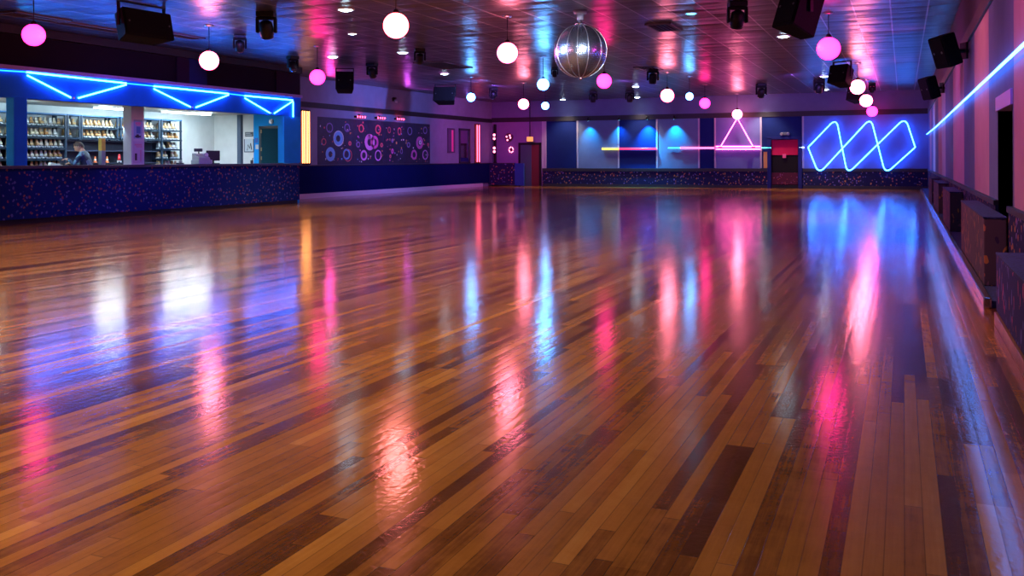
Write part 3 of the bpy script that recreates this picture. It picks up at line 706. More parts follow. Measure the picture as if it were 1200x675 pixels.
# pink triangle
A, Lf, Rt = W(864, 138.5), W(844, 172.6), W(883, 172.6); o0 = Vector((A.x, YB, Lf.z))
t = thing('neon_triangle', o0, 'pink neon triangle on the lilac back wall panel', 'neon sign')
B().tube([Lf-o0, A-o0], .018, 8).build('left_tube', neon_pink, t)
B().tube([A-o0, Rt-o0], .018, 8).build('right_tube', neon_pink, t)
b = B()
for q in (Lf, Rt): b.box(q-o0+Vector((-.07, -.05, -.03)), q-o0+Vector((.07, .06, .02)), .008)
b.build('end_cap', black, t)
B().cyl(A-o0+Vector((0, .153, -.02)), A-o0+Vector((0, 0, -.02)), .016, seg=10).build('standoff', steel, t)
for px0, px1, py, r, m_, lb in ((839, 891, 171.8, .024, neon_pink, 'upper pink neon bar under the pink triangle'), (839, 891, 174.8, .022, neon_pink, 'lower pink neon bar under the pink triangle'),
        (705.5, 725, 174.4, .045, glow('yellow_strip', (1., .72, .10), 2.2), 'short yellow glowing light bar on the back wall'), (725.6, 769.5, 174.3, .040, neon_red, 'crimson glowing light bar beside the yellow one'),
        (783, 797, 173.4, .022, glow('cyan_strip', (.05, .8, 1.), 3.), 'short cyan light bar on the blue washed panel'), (797.5, 837, 173.4, .040, glow('rose_strip', (1., .10, .30), 4.5), 'rose pink light bar leading to the pink triangle'),
        (892.5, 903.5, 173.2, .024, glow('teal_strip', (.10, .9, .9), 3.), 'short teal light bar left of the crimson door'), (936.5, 942.5, 172.8, .022, glow('ice_strip', (.5, .8, 1.), 4.), 'tiny white light bar right of the crimson door')):
    a, c = W(px0, py, YB-.06), W(px1, py, YB-.06)
    tag(B().tube([a, c], r, 8).build('light_bar', m_, None, ((a.x+c.x)/2, YB-.02, a.z)), lb, 'light bar')
# black end block between red segments
# long blue neon on the right wall
o = B().tube([(XR-.06, y, 2.03+(.045 if y > 30 else 0)) for y in (YB-.02, 28, 18, 10, 4, -2)], .013, 8).build('neon_tube', glow('blue_line_glass', (.05, .27, 1.), 17.), None, (XR-.05, 18, 2.03))
tag(o, 'long straight blue neon tube running along the striped right wall', 'neon tube')

# blue wall washers on the band
def washer(px, lb, en, col=(.0, .50, 1.)):
    q = W(px, 141, YB-.35)
    t = thing('wall_washer', (q.x, YB-.03, 2.92), lb, 'spotlight', 'blue spotlights on the black band')
    B().box((-.03, -.02, -.03), (.03, .0, .03), .004).cyl((0, -.01, 0), (0, -.26, .0), .010, seg=8).build('arm', black, t)
    B().cyl((0, -.30, .03), (0, -.24, -.09), .035, .045, 14).build('can', black, t)
    B().cyl((0, -.240, -.091), (0, -.237, -.097), .036, seg=14).build('lens', glow('blue_lens', (.15, .6, 1.), 6.), t)
    lamp('SPOT', (q.x, YB-.275, 2.80), col, en, (q.x, YB-.02, 1.35), .02, math.radians(84), 1.)
for px, lb, en in ((688.5, 'blue spotlight over the leftmost washed panel', 230), (724.5, 'blue spotlight over the join between two washed panels', 260), (757.5, 'brightest blue spotlight over the deep blue panel', 1500), (789.5, 'blue spotlight over the panel with cyan light bar', 420)): washer(px, lb, en)
# emergency lamp over the crimson door
q = W(920, 156.5, YB)
t = thing('emergency_light', (q.x, YB, q.z), 'small twin emergency lamp on the wall above the crimson door', 'emergency light')
B().box((-.16, -.06, -.07), (.16, 0, .05), .012).build('battery_box', mat('grey_box', (.10, .11, .16), .5), t)
for s in (-1, 1): B().cyl((s*.11, -.06, .0), (s*.13, -.13, -.02), .045, .055, 14).build('lamp_head', mat('dull_lens', (.32, .34, .42), .3), t)

# ------------------------------------------------------------------ left wall
def S(px, py, x=XL+.02): return at(px, py, 'X', x)
# mural panels
ringcols = {'b': (.16, .42, .75), 'p': (.62, .22, .62), 'r': (.62, .10, .14), 'o': (.75, .32, .10), 'w': (.65, .68, .75), 'v': (.22, .14, .40), 'm': (.60, .09, .42)}
rmats = [mat('ring_'+k, c, .5) for k, c in ringcols.items()]; rk = list(ringcols)
base_m = mat('mural_black', (.012, .012, .045), .45, noise=.4, nscale=5)
def ring(b, y, z, r, w, k, sq=1.):
    b.m(rk.index(k)); n = 20
    for i in range(n):
        a0, a1 = 2*PI*i/n, 2*PI*(i+1)/n
        f = [(.022, y+math.cos(a)*rr*sq, z+math.sin(a)*rr) for a, rr in ((a0, r), (a1, r), (a1, r-w), (a0, r-w))]
        g_ = [(.014, p[1], p[2]) for p in f]
        b.face(f); b.face([f[0], f[1], g_[1], g_[0]]); b.face([f[3], f[2], g_[2], g_[3]])
panels = [((372.5, 414.0), [(.32, .78, .17, .035, 'v'), (.82, .80, .15, .04, 'v'), (.56, .56, .24, .12, 'b'), (.57, .56, .27, .03, 'w'), (.16, .48, .12, .03, 'r'), (.90, .46, .08, .05, 'r'), (.34, .22, .24, .13, 'b'), (.80, .22, .19, .06, 'b'), (.84, .2, .22, .03, 'r')], 'dark mural panel with two blue rings, nearest the orange tubes'),
    ((414.1, 450.0), [(.25, .80, .15, .04, 'r'), (.80, .80, .17, .05, 'r'), (.52, .50, .30, .15, 'p'), (.68, .50, .24, .10, 'm'), (.15, .44, .11, .04, 'v'), (.92, .44, .08, .04, 'r'), (.33, .20, .19, .07, 'p'), (.80, .20, .20, .04, 'p'), (.5, .62, .09, .05, 'v')], 'dark mural panel with one large violet ring'),
    ((450.1, 474.0), [(.25, .80, .12, .03, 'r'), (.75, .78, .15, .04, 'r'), (.4, .55, .08, .04, 'v'), (.4, .30, .10, .06, 'm'), (.3, .18, .07, .04, 'r'), (.85, .3, .10, .03, 'v'), (.6, .5, .05, .04, 'o')], 'narrow dark mural panel with sparse red marks'),
    ((474.1, 504), [(.2, .80, .16, .03, 'v'), (.80, .84, .15, .04, 'v'), (.58, .52, .25, .12, 'm'), (.60, .53, .09, .05, 'w'), (.15, .46, .11, .04, 'v'), (.92, .48, .07, .05, 'r'), (.36, .22, .20, .08, 'm'), (.80, .22, .20, .04, 'p')], 'dark mural panel with magenta rings, farthest from the orange tubes')]
for (p0, p1), rings, lb in panels:
    ya, yb2 = S(p0, 160).y, S(p1, 160).y; w = yb2-ya; z0, z1 = 1.04, 2.56
    t = thing('mural_panel', (XL, (ya+yb2)/2, z0), lb, 'mural panel', 'dark ring mural panels on the left wall')
    B().box((.001, -w/2, 0), (.014, w/2, z1-z0), .003).build('board', base_m, t)
    for u, v_, r, wd, k in rings:
        b = B(); ring(b, (u-.5)*w, v_*(z1-z0), r*.95, wd, k, min(1.25, max(.9, w/1.75))); b.build('ring', rmats, t)
    b = B()
    rr = random.Random(int(p0))
    for i in range(30):
        k = rr.choice('wwoorrpmb'); b.m(rk.index(k)); y, z = rr.uniform(-.47, .47)*w, rr.uniform(.05, .95)*(z1-z0); s = rr.uniform(.010, .030)
        b.box((.014, y-s, z-s), (.021, y+s*rr.uniform(.3, 1), z+s))
    b.build('speck_pattern', rmats, t)
# red LED bars
red_led = glow('red_led', (1., .05, .14), 12.)
for px, lb in ((424, 'red four lamp bar above the violet ring panel'), (447.5, 'middle red four lamp bar above the mural'), (470, 'red four lamp bar farthest along the mural')):
    q = S(px, 138, XL+.12)
    zz = at(px, 137+(px-424)*.055, 'X', XL+.12).z
    t = thing('lamp_bar', (XL, q.y, zz), lb, 'stage light', 'red lamp bars above the mural')
    B().box((.0, -.30, -.03), (.10, .30, .03), .006).box((0, -.05, .0), (.03, .05, .09)).build('housing', black, t)
    for k in range(4): B().cyl((.095, -.225+k*.15, 0), (.112, -.225+k*.15, -.004), .032, seg=12).build('lamp', red_led, t)
    lamp('SPOT', (XL+.22, q.y, zz+.02), (1., .05, .12), 6, (XL+.02, q.y, zz+.35), .03, math.radians(120), .8)
    lamp('SPOT', (XL+.55, q.y, zz+.05), (1., .08, .5), 14, (XL+.02, q.y, zz-.8), .03, math.radians(120), .8)
# neon tube bundles
warm_neon = glow('amber_neon_glass', (1., .37, .12), 5.4)
rose_neon = glow('rose_neon_glass', (1., .09, .18), 7.)
def bundle(px0, px1, n, m_, lb, z0, z1):
    ya, yb2 = S(px0, 160).y, S(px1, 160).y; yc = (ya+yb2)/2; w = (yb2-ya)
    t = thing('neon_wall_light', (XL, yc, z0), lb, 'neon light')
    B().box((0, -w/2-.04, 0), (.03, w/2+.04, z1-z0), .005).build('back_plate', mat('red_plate', (.10, .010, .008), .7), t)
    for k in range(n):
        y = -w/2+(k+.5)*w/n
        B().cyl((.07, y, .04), (.07, y, z1-z0-.04), .018, seg=10).build('tube', m_, t)
        B().box((.03, y-.03, .0), (.10, y+.03, .045), .005).box((.03, y-.03, z1-z0-.045), (.10, y+.03, z1-z0), .005).build('socket', black, t)
bundle(351.8, 362, 4, warm_neon, 'four upright amber neon tubes on the left wall beside the counter', 1.05, 2.74)
bundle(556.8, 561.6, 2, rose_neon, 'pair of upright rose neon tubes near the far left corner', 1.03, 2.72)
# framed picture and framed doorway mirror
ya, yb2 = S(524.5, 160).y, S(533, 160).y; w = yb2-ya
t = thing('framed_picture', (XL, (ya+yb2)/2, 1.46), 'tall narrow framed picture with pink stripe on the left wall', 'picture')
B().box((0, -w/2, 0), (.03, w/2, 1.0), .006).build('frame', mat('plum_frame', (.05, .02, .08), .4), t)
B().box((.028, -w/2+.06, .06), (.034, w/2-.06, .95)).build('print', mat('dusk_print', (.10, .05, .16), .5), t)
B().box((.033, .0, .05), (.038, .17, .93), .002).build('pink_stripe', mat('hot_pink_print', (.85, .10, .35), .5), t)
ya, yb2 = S(538, 160).y, S(550.5, 160).y; w = yb2-ya
t = thing('tall_mirror', (XL, (ya+yb2)/2, 1.04), 'tall dark framed mirror between picture and rose neon tubes', 'mirror')
b = B()
for y0, y1, z0, z1 in ((-w/2, -w/2+.09, 0, 1.42), (w/2-.16, w/2, 0, 1.42), (-w/2, w/2, 1.36, 1.44), (-w/2, w/2, 0, .06)): b.box((0, y0, z0), (.05, y1, z1), .006)
b.build('frame', mat('ink_frame', (.02, .02, .05), .4), t)
B().box((0, -w/2+.05, .03), (.018, w/2-.1, 1.4)).build('glass', mat('mirror_glass', (.55, .55, .62), .06, 1.), t)
B().box((.0, -w/2+.05, .05), (.03, w/2-.1, .22), .004).build('ledge', navy, t)
# small camera bracket on the upper wall
q = S(461, 117)
t = thing('wall_bracket', (XL, q.y, q.z), 'small black camera bracket on the grey wall above the mural', 'camera')
B().box((0, -.05, -.05), (.04, .05, .05), .005).cyl((.03, 0, 0), (.14, -.12, .03), .015, seg=8).build('arm', black, t)
B().cyl((.12, -.20, .03), (.14, -.05, .05), .045, seg=12).build('camera_body', black, t)
B().box((.01, .12, -.10), (.03, .28, -.02), .004).build('cable_box', mat('pale_box', (.5, .48, .55), .5), t)
# corner lights
pink_lamp = glow('pink_lamp', (1., .18, .34), 6.)
q = at(578.8, 193, 'Y', YB-.22)
t = thing('corner_light_pole', (q.x+.06, YB-.22, 1.03), 'slim black pole with two pink lamps in the far left corner', 'light pole')
B().box((-.05, -.05, 0), (.05, .05, 1.72), .006).build('pole', black, t)
B().lathe([(0, 0), (.09, 0), (.03, .12), (0, .12)], seg=14).build('base', black, t)
for z in (.42, 1.0):
    B().box((-.06, -.085, z-.02), (.06, -.045, z+.34), .006).build('lamp_housing', black, t)
    for k in range(2): B().ball((0, -.08, z+.08+k*.16), .06, 14, 8).build('bulb', pink_lamp, t)
q = at(596.5, 161, 'Y', YB)
t = thing('round_wall_lamp', (q.x, YB, q.z), 'round dark wall lamp with pink bulbs left of the slate door', 'wall lamp')
B().cyl((0, 0, 0), (0, -.05, 0), .20, .18, 24).build('dish', mat('dark_dish', (.06, .02, .05), .3), t)
for dx, dz in ((-.09, .03), (-.05, -.12), (.06, .08), (.09, -.02)): B().ball((dx, -.06, dz), .038, 12, 8).build('bulb', pink_lamp, t)
q = at(599.5, 175.5, 'Y', YB)
t = thing('diamond_wall_lamp', (q.x, YB, q.z), 'small pink diamond wall lamp under the round one', 'wall lamp')
B().box((-.11, -.04, -.11), (.11, 0, .11), .01, Matrix.Rotation(PI/4, 3, 'Y')).build('plate', mat('dark_diamond', (.08, .02, .06), .4), t)
b = B()
for k in range(4):
    a0, a1 = k*PI/2, (k+.72)*PI/2
    b.cyl((.11*math.cos(a0), -.05, .13*math.sin(a0)), (.11*math.cos(a1), -.05, .13*math.sin(a1)), .020, seg=8)
b.build('tube', pink_lamp, t)
q = at(621, 163, 'Y', YB-.5)
t = thing('hanging_sign', (q.x, YB-.5, q.z), 'small amber lit sign hanging above the slate and maroon door', 'sign')
B().box((-.14, -.03, -.10), (.14, .03, .10), .008).build('box', glow('amber_sign', (1., .33, .10), 1.3), t)
B().cyl((0, 0, .10), (0, 0, ZC-q.z), .022, seg=8).build('drop_rod', black, t)

# ------------------------------------------------------------------ globes
G_HOT = opal('blush_globe', (1., .26, .36), (1., .012, .10), 38.)
G_PINK = opal('pink_globe', (1., .015, .22), (.75, .008, .15), 17.)
G_BLUE = opal('ice_globe', (.12, .48, 1.), (.01, .12, 1.), 60.)
G_WARM = opal('peach_globe', (1., .30, .28), (1., .015, .05), 40.)
def globe(px, py, z, r, m_, lb, grp='globe pendants under the ceiling'):
    c = at(px, py, 'Z', z)
    if c.y > 37.3: c = at(px, py, 'Y', 37.3); z = c.z
    t = thing('globe_pendant', (c.x, c.y, ZC), lb, 'pendant lamp', grp)
    B().lathe([(0, 0), (.085, 0), (.08, -.018), (.02, -.03), (0, -.03)], seg=18).build('canopy', steel, t)
    B().cyl((0, 0, -.02), (0, 0, z-ZC+r), .007, seg=6).build('cord', black, t)
    B().cyl((0, 0, z-ZC+r*.93), (0, 0, z-ZC+r*1.28), r*.34, r*.16, 14).build('cap', black, t)
    B().ball((0, 0, z-ZC), r, 28, 18).build('glass_globe', m_, t)
gl = [(39.5, 41, 3.12, .165, G_PINK, 'pink globe pendant at the upper left, leftmost of all'), (245, 71, 3.08, .178, G_HOT, 'white glowing globe pendant in front of the rental header'),
 (372, 90.5, 3.05, .172, G_PINK, 'pink globe pendant above the amber neon tubes'), (464, 30, 3.1, .180, G_WARM, 'largest bright peach white globe pendant left of the mirror ball'),
 (594.6, 62, 3.09, .183, G_HOT, 'white pink globe pendant immediately left of the mirror ball'), (708, 95, 3.05, .175, G_PINK, 'pink globe pendant just below the mirror ball'),
 (782, 112, 3.06, .195, G_HOT, 'white pink globe pendant centred over the blue washed panels'), (826, 121, 3.1, .18, G_PINK, 'small pink globe pendant left of the pink neon triangle'),
 (864, 134, 3.02, .195, G_HOT, 'white globe pendant hanging at the tip of the pink triangle'), (971, 57, 3.12, .20, G_PINK, 'big pink globe pendant over the right of the rink, nearest there'),
 (1005, 102, 3.1, .195, G_HOT, 'blush globe pendant second in the right hand row'), (1015, 118, 3.06, .20, G_HOT, 'white globe pendant third in the right hand row'),
 (1022, 130.5, 3.04, .195, G_PINK, 'pink globe pendant farthest in the right hand row'), (613.5, 122, 3.03, .175, G_HOT, 'rosy globe pendant against the far left corner wall')]
for g in gl: globe(*g)
for g in [(636.5, 99, 3.05, .145, G_BLUE, 'ice blue globe pendant below left of the mirror ball'), (639, 124, 3.05, .13, G_BLUE, 'smallest ice blue globe pendant beside the rosy far globe'), (552, 114, 3.12, .13, G_BLUE, 'ice blue globe pendant near the left wall ceiling'), (808, 113, 3.12, .115, G_BLUE, 'ice blue globe pendant between two pink white ones')]: globe(*g, 'ice blue globe pendants')

# ------------------------------------------------------------------ recessed downlights
dl = glow('downlight_lens', (.60, .82, 1.), 26.)
def downlight(px, py, lb, r=.15, en=60, m_=dl, col=(.75, .88, 1.)):
    c = at(px, py, 'Z', ZC)
    c.y = min(c.y, YB-.6)
    t = thing('downlight', (c.x, c.y, ZC), lb, 'ceiling light', 'round recessed downlights')
    B().lathe([(r*.86, 0), (r*1.12, 0), (r*1.08, -.022), (r*.88, -.018), (r*.86, 0)], seg=24).build('trim_ring', white_paint, t)
    B().lathe([(0, -r*.34), (r*.35, -r*.31), (r*.66, -r*.22), (r*.86, -r*.09), (r*.88, 0), (0, 0)], seg=24).build('lens', m_, t)
    if en: lamp('SPOT', (c.x, c.y, ZC-r*.62-.03), (1., .82, .56) if col[0] > .5 else col, en, (c.x, c.y, 0), r*.8, math.radians(95), .7)
for px, py, lb in [(405, 10.5, 'recessed downlight at the ceiling top, left of the peach globe'), (390, 66, 'recessed downlight above the left ceiling speaker'), (472, 61, 'recessed downlight under the peach globe'), (521, 86, 'recessed downlight above the box speaker on the left wall'),
    (664, 117, 'recessed downlight at the far wall below the mirror ball'), (745, 101, 'recessed downlight near the blush globe, over the deep blue panel'), (757, 116, 'recessed downlight at the far wall over the deep blue panel'), (918, 42, 'recessed downlight beside the nearest right ceiling speaker'),
    (966, 89, 'recessed downlight beside the second right ceiling speaker'), (967, 104.5, 'recessed downlight at the far wall near the right speakers'), (413, 39, 'small recessed downlight between two on the left ceiling'), (900, 111.5, 'recessed downlight at the far wall over the crimson door')]:
    downlight(px, py, lb, .135 if py not in (39,) else .09, 330)
downlight(810, 15, 'bright cyan recessed downlight at the ceiling top', .10, 60, glow('cyan_lens', (.05, .55, 1.), 14.), (.05, .5, 1.))
# ceiling air vents
for px, py, w, d_, lb in ((40, 19, 1.2, .5, 'dark slatted ceiling vent beside the leftmost pink globe'), (100, 30, 2.6, .35, 'long dark ceiling vent in front of the large left speaker'), (205, 40, 1.4, .35, 'dark ceiling vent right of the large left speaker'), (520, 76, 1.8, .9, 'wide ceiling vent between the peach globe and left speakers'), (778, 31, 1.0, .5, 'small ceiling vent right of the mirror ball'), (760, 80, 1.1, .6, 'far ceiling vent over the washed panels')):
    c = at(px, py, 'Z', ZC)
    t = thing('ceiling_vent', (c.x, c.y, ZC), lb, 'vent', 'air vents in the ceiling', rz=YAW*0)
    b = B()
    for x0, x1, y0, y1 in ((-d_/2, d_/2, -w/2, -w/2+.04), (-d_/2, d_/2, w/2-.04, w/2), (-d_/2, -d_/2+.04, -w/2, w/2), (d_/2-.04, d_/2, -w/2, w/2)): b.box((x0, y0, -.03), (x1, y1, 0), .004)
    b.build('frame', mat('vent_frame', (.10, .09, .11), .5), t)
    b = B(); n = max(3, int(d_/.09))
    for k in range(n):
        x = -d_/2+.05+(d_-.1)*(k+.5)/n; b.box((x-.03, -w/2+.04, -.022), (x+.03, w/2-.04, -.014), 0, Matrix.Rotation(.5, 3, 'Y'))
    b.build('slats', mat('vent_slat', (.05, .045, .055), .5), t)
    B().box((-d_/2+.02, -w/2+.02, -.006), (d_/2-.02, w/2-.02, -.001)).build('duct_opening', mat('duct_black', (.004, .004, .006), .8), t)

# ------------------------------------------------------------------ mirror ball
c = at(680, 60, 'D', 16.0); rb = 31*16/FPX
t = thing('mirror_ball', (c.x, c.y, ZC), 'large mirrored disco ball hanging from the ceiling centre', 'mirror ball')
B().cyl((0, 0, 0), (0, 0, -.07), .13, .10, 20).cyl((0, 0, -.07), (0, 0, -.16), .06, .06, 14).build('motor', mat('motor_grey', (.18, .17, .24), .4), t)
B().cyl((0, 0, -.1), (0, 0, c.z-ZC+rb*.98), .022, seg=12).build('shaft', steel, t)
B().lathe([(0, 0), (.10, 0), (.10, .03), (.035, .05), (.035, .13), (0, .13)], (0, 0, c.z-ZC+rb*.985), 18).build('collar', chrome, t)
b = B(); rings = 44
for i in range(rings):
    th0, th1 = PI*i/rings, PI*(i+1)/rings; n = max(6, int(rings*2*math.sin((th0+th1)/2)))
    off = R.random()*.0
    for k in range(n):
        g_ = .07; a0, a1 = 2*PI*(k+g_)/n, 2*PI*(k+1-g_)/n; t0, t1 = th0+(th1-th0)*g_, th1-(th1-th0)*g_
        cc = [(rb*math.sin(tt)*math.cos(aa), rb*math.sin(tt)*math.sin(aa), rb*math.cos(tt)+c.z-ZC) for tt, aa in ((t0, a0), (t1, a0), (t1, a1), (t0, a1))]
        if i == 0: cc = [cc[0], cc[1], cc[2]]
        if i == rings-1: cc = [cc[0], cc[1], cc[3]]
        j = R.uniform(-1, 1)*.0035
        cc = [Vector(p)*1 for p in cc]; cen = Vector((0, 0, c.z-ZC))
        cc = [cen+(p-cen)*(1+j*((q % 2)*2-1)*.5) for q, p in enumerate(cc)]
        b.face(cc)
b.build('mirror_tiles', mat('mirror_tile', (.52, .68, 1.), .26, 1.), t)
B().ball((0, 0, c.z-ZC), rb*.992, 48, 32).build('core', mat('ball_core', (.05, .05, .07), .5), t)
va = math.atan2(-c.y, -c.x)
for da in (-100, -60, -29, -6, 18, 52, 85, 120, 160, 200):  # seam strips also stand in for highlights, angled towards the camera
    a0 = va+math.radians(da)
    B().tube([((rb+.001)*math.sin(PI*i/28)*math.cos(a0), (rb+.001)*math.sin(PI*i/28)*math.sin(a0), c.z-ZC+(rb+.001)*math.cos(PI*i/28)) for i in range(1, 28)], .007, 6).build('seam', mat('seam_highlight', (.95, .97, 1.), .32, 1.), t)
B().lathe([(0, -.04), (.02, -.03), (.03, 0), (0, .01)], (0, 0, c.z-ZC-rb), 12).build('bottom_cap', chrome, t)

# ------------------------------------------------------------------ moving heads
def moving_head(px, py, s, lb, pan, tilt=.5, top=None):
    c = at(px, py, 'Z', ZC)
    t = thing('moving_head', (c.x, c.y, ZC), lb, 'stage light', 'moving head lights under the ceiling', rz=pan)
    t.scale = (s*.86,)*3
    B().box((-.17, -.14, -.10), (.17, .14, 0), .02).build('base', black, t)
    b = B()
    for q in (-1, 1): b.box((q*.17-.025, -.06, -.40), (q*.17+.025, .06, -.12), .02)
    b.box((-.19, -.06, -.15), (.19, .06, -.10), .015)
    b.build('yoke', black_rough, t)
    Mx = Matrix.Rotation(tilt, 3, 'X')
    hb = B().lathe([(0, -.17), (.10, -.17), (.125, -.12), (.135, .0), (.12, .13), (.06, .17), (0, .17)], (0, 0, -.33), 20, True, Mx)
    h_ = hb.build('head', black, t)
    B().lathe([(0, -.178), (.085, -.172), (.088, -.165)], (0, 0, -.33), 18, True, Mx).build('lens', mat('dark_lens', (.05, .05, .09), .05, .6), h_)
    B().lathe([(.098, -.172), (.112, -.172), (.118, -.16), (.098, -.16), (.098, -.172)], (0, 0, -.33), 20, True, Mx).build('lens_ring', mat('dull_ring', (.22, .2, .26), .25, .8), h_)
for a in [(312, 14, 1.05, 'largest moving head light left of the peach globe', YAW, .5), (281, 41, .80, 'moving head light right of the header globe', YAW+.3, .6), (343, 66, .85, 'moving head light above the end of the dark bulkhead', YAW+.8, -.3), (436, 74, .9, 'moving head light right of the left box speaker', YAW-.4, .6), (492, 57, .8, 'moving head light just below right of the peach globe', YAW+.2, .7),
          (661, -33, .8, 'moving head light cut by the top edge above the mirror ball', YAW, .5), (864, 2, 1., 'moving head light near the right ceiling speaker, at the top', YAW, .5), (765, 80, 1., 'moving head light above the blush globe over the washed panels', YAW, .3), (892, 98, 1.1, 'moving head light over the crimson door', YAW, .4), (960, 93, 1.05, 'moving head light left of the second right speaker', YAW, .3),
          (695, 107, .95, 'moving head light on the far ceiling below the pink globe', YAW, .3), (738, 106, 1., 'moving head light on the far ceiling beside the deep blue panel', YAW, .3), (578, 103, .9, 'moving head light over the far left corner', YAW+.4, .6), (650, 79, .6, 'tiny moving head light left of the mirror ball base', YAW, .4), (1022, 98, .7, 'moving head light over the far right diamonds', YAW, .4)]: moving_head(*a)

# ------------------------------------------------------------------ speakers
def speaker(loc, w, h, d, rz, tilt, lb, wall=False, horiz=True, taper=.72):
    t = thing('speaker', loc, lb, 'speaker', 'black speakers around the rink', rz=rz)
    # local: front face looks along -Y, trapezoid cabinet, hung by a U bracket from the origin
    Mr = Matrix.Rotation(tilt, 4, 'X'); off = Matrix.Translation((0, 0, -h/2-.14)) if not wall else Matrix.Translation((0, -d*.72-.12, 0))
    T = off @ Mr
    b = B(); pts = [(-w/2, -d/2), (w/2, -d/2), (w/2*taper, d/2), (-w/2*taper, d/2)]
    b.prism(pts, lambda p: (p[0], p[1], -h/2), lambda p: (p[0], p[1], h/2))
    bmesh.ops.bevel(b.bm, geom=list(b.bm.edges), offset=.012, segments=2, affect='EDGES')
    bmesh.ops.transform(b.bm, matrix=T, verts=b.bm.verts); b.build('cabinet', black_rough, t)
    b = B().box((-w/2+.03, -d/2-.018, -h/2+.03), (w/2-.03, -d/2+.002, h/2-.03), .008); bmesh.ops.transform(b.bm, matrix=T, verts=b.bm.verts); b.build('grille', grille, t)
    b = B()
    for s in (-1, 1): b.cyl((s*(w/2-.09), -d/2-.022, 0), (s*(w/2-.09), -d/2-.016, 0), .018, seg=10)
    bmesh.ops.transform(b.bm, matrix=T, verts=b.bm.verts); b.build('badge', mat('dull_badge', (.09, .09, .10), .4), t)
    b = B()
    if wall:
        b.box((-.08, -.03, -.12), (.08, 0, .12), .006).cyl((0, .058, 0), (0, -d*.6, 0), .028, seg=10)
    else:
        e = w/2*.88+.02
        b.box((-e-.012, -.03, -.02), (e+.012, .03, 0), .004)
        for s in (-1, 1): b.box((s*e-.012, -.03, -h/2-.16), (s*e+.012, .03, -.01), .004)
    b.build('bracket', black, t)
cz = ZC
a = at(166, 5, 'Z', ZC); speaker((a.x, a.y, ZC), .97, .46, .36, PI/2-.10, -.22, 'largest black box speaker hanging at the upper left')
a = at(404, 80, 'Z', ZC); speaker((a.x, a.y, ZC), .50, .52, .40, .55, -.25, 'black box speaker hanging above the amber tubes', taper=.8)
a = at(522, 99, 'Z', ZC); speaker((a.x, a.y, ZC), .76, .50, .45, .25, -.30, 'black box speaker hanging over the far end of the mural')
a = at(938, -22, 'Z', ZC); speaker((a.x, a.y, ZC), .46, .62, .50, -.75, -.35, 'nearest black speaker at the top edge right of centre', taper=.6)
a = at(987, 72, 'Z', ZC); speaker((a.x, a.y, ZC), .56, .50, .45, -.55, -.30, 'black ceiling speaker directly behind the big pink globe', taper=.6)
a = at(1003, 97, 'Z', ZC); speaker((a.x, a.y, ZC), .45, .52, .42, -.5, -.3, 'black ceiling speaker half hidden behind the blush globes', taper=.6)
speaker((XR-.052, 14.9, 2.74), .36, .46, .24, -PI/2+.55, .32, 'black speaker on the right wall, nearer of two', True, taper=.75)
speaker((XR-.052, 23.2, 2.78), .38, .50, .26, -PI/2+.55, .30, 'black speaker on the right wall, farther of two', True, taper=.75)

# ------------------------------------------------------------------ light
# house downlights over the camera end of the rink (above the frame)
warm = (1., .80, .46)
for x in (-1.4, -4.6, -8.0, -11.4):
    for y in (-3.5, 0., 3.5, 7., 10.5): lamp('SPOT', (x, y, ZC-.06), warm, (410 if x < -2 else 160), (x, y, 0), .12, math.radians(112), .8)
# area lamps added beside the battens to brighten rental room and racks
for y in (9.5, 12.2, 14.3, 16.2, 18.0, 19.8): lamp('AREA', (-16.95, y, 2.36), (.55, .88, 1.), 27, (-18.3, y, 1.0), .3, sy=1.2)
# blue and magenta colour wash on ceiling and walls (unseen spots added above header and band)
for y, e in ((12.2, 60), (15.5, 60), (18.6, 45)): lamp('SPOT', (-15.10, y, 3.06), (.01, .27, 1.), e*3.6, (-9.2, y-.4, ZC+.1), .05, math.radians(70), 1.)
# unseen magenta and violet spots added above the band to tint the ceiling
for y, e, col in ((14., 90, (1., .04, .42)), (20., 90, (1., .03, .45)), (26., 80, (.8, .04, .6)), (33., 30, (.25, .12, 1.))): lamp('SPOT', (XR-.12, y, 3.12), col, e, (-4.5, y-.4, ZC), .05, math.radians(120), 1.)
for y, e, col in ((25., 160, (1., .05, .4)), (30., 160, (.6, .08, .8)), (35., 120, (.3, .15, 1.))): lamp('SPOT', (XL+.15, y, 3.06), col, e, (-11.5, y-.6, ZC), .05, math.radians(120), 1.)
# pink wash along the right wall, from added unseen spots
for y, e, col in ((12.4, 400, (1., .24, .48)), (17.5, 280, (.9, .14, .65)), (8.0, 400, (1., .20, .50)), (23., 220, (.6, .16, .9))):
    lamp('SPOT', (-2.6, y, 3.5), col, e, (XR, y, 1.7), .08, math.radians(80), 1.)
lamp('SPOT', (-1.0, 12.0, 3.66), (1., .34, .10), 60, (XR, 12.6, 2.5), .05, math.radians(50), 1.)
lamp('SPOT', (-2.4, 31., 3.4), (.04, .26, 1.), 800, (XR, 32., 1.0), .08, math.radians(72), 1.)
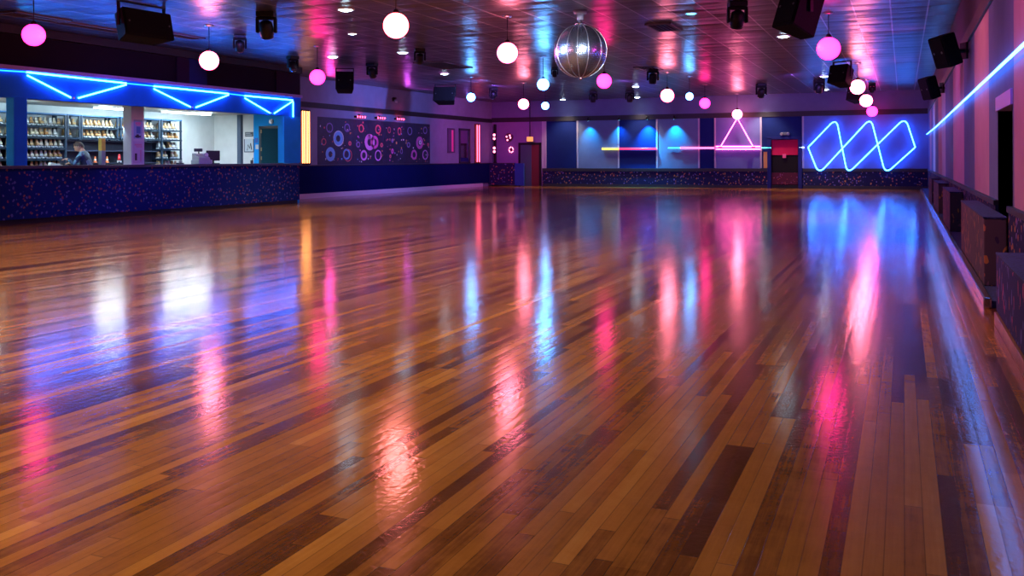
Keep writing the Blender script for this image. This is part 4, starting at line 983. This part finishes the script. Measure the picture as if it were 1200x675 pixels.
# violet wash over the far end, from added unseen spots
for x in (-13., -8.5, -3.):
    lamp('SPOT', (x, 29., 3.6), (.34, .13, 1.), 420, (x, YB, 2.2), .1, math.radians(100), 1.)
lamp('SPOT', (-12.6, 31.5, 3.4), (1., .06, .65), 520, (XL, 35.5, 1.8), .1, math.radians(80), 1.)
lamp('SPOT', (-14.5, 34., 3.4), (1., .04, .55), 200, (-16., YB, 1.8), .1, math.radians(70), 1.)
lamp('SPOT', (-12.0, 27., 3.4), (.20, .25, 1.), 1000, (XL, 29., 2.6), .1, math.radians(110), 1.)
lamp('SPOT', (-12.0, 24., 3.5), (.7, .2, .8), 100, (XL, 26., 2.6), .1, math.radians(100), 1.)
lamp('SPOT', (-11., 14., 3.6), (.10, .14, 1.), 420, (XC, 16.5, .5), .1, math.radians(110), 1.)
# unseen pin spots added to brighten the mirror ball
lamp('SPOT', (c.x+2.4, c.y-5., 3.3), (.9, .95, 1.), 1600, (c.x, c.y, c.z), .05, math.radians(14), .3)
lamp('SPOT', (c.x-4., c.y-3., 3.4), (.45, .6, 1.), 1600, (c.x, c.y, c.z), .05, math.radians(14), .3)
w = bpy.data.worlds.new('world'); scene.world = w; w.use_nodes = True
w.node_tree.nodes['Background'].inputs[0].default_value = (.02, .01, .04, 1); w.node_tree.nodes['Background'].inputs[1].default_value = .2

# ------------------------------------------------------------------ camera
cam = bpy.data.cameras.new('camera'); co = bpy.data.objects.new('camera', cam); COL.objects.link(co); scene.camera = co
cam.sensor_width = 36; cam.lens = FPX/1200*36; cam.shift_y = (Y0-337.5)/1200; cam.clip_end = 200; cam.clip_start = .05
cy, sy = math.cos(YAW), math.sin(YAW); cr, sr = math.cos(ROLL), math.sin(ROLL)
r_, u_, f_ = Vector((cy, sy, 0)), Vector((0, 0, 1)), Vector((-sy, cy, 0))
rr, uu = r_*cr-u_*sr, r_*sr+u_*cr
# content rises to the right, so the camera leans the other way
co.matrix_world = Matrix(((rr.x, uu.x, -f_.x, 0), (rr.y, uu.y, -f_.y, 0), (rr.z, uu.z, -f_.z, EYE), (0, 0, 0, 1)))
v = scene.view_settings; v.view_transform = 'Standard'; v.look = 'None'; v.exposure = 0.; v.gamma = 1.; v.use_curve_mapping = False
scene.cycles.max_bounces = 6; scene.cycles.diffuse_bounces = 3; scene.cycles.glossy_bounces = 4
scene.cycles.sample_clamp_indirect = 6.
scene.cycles.use_denoising = True
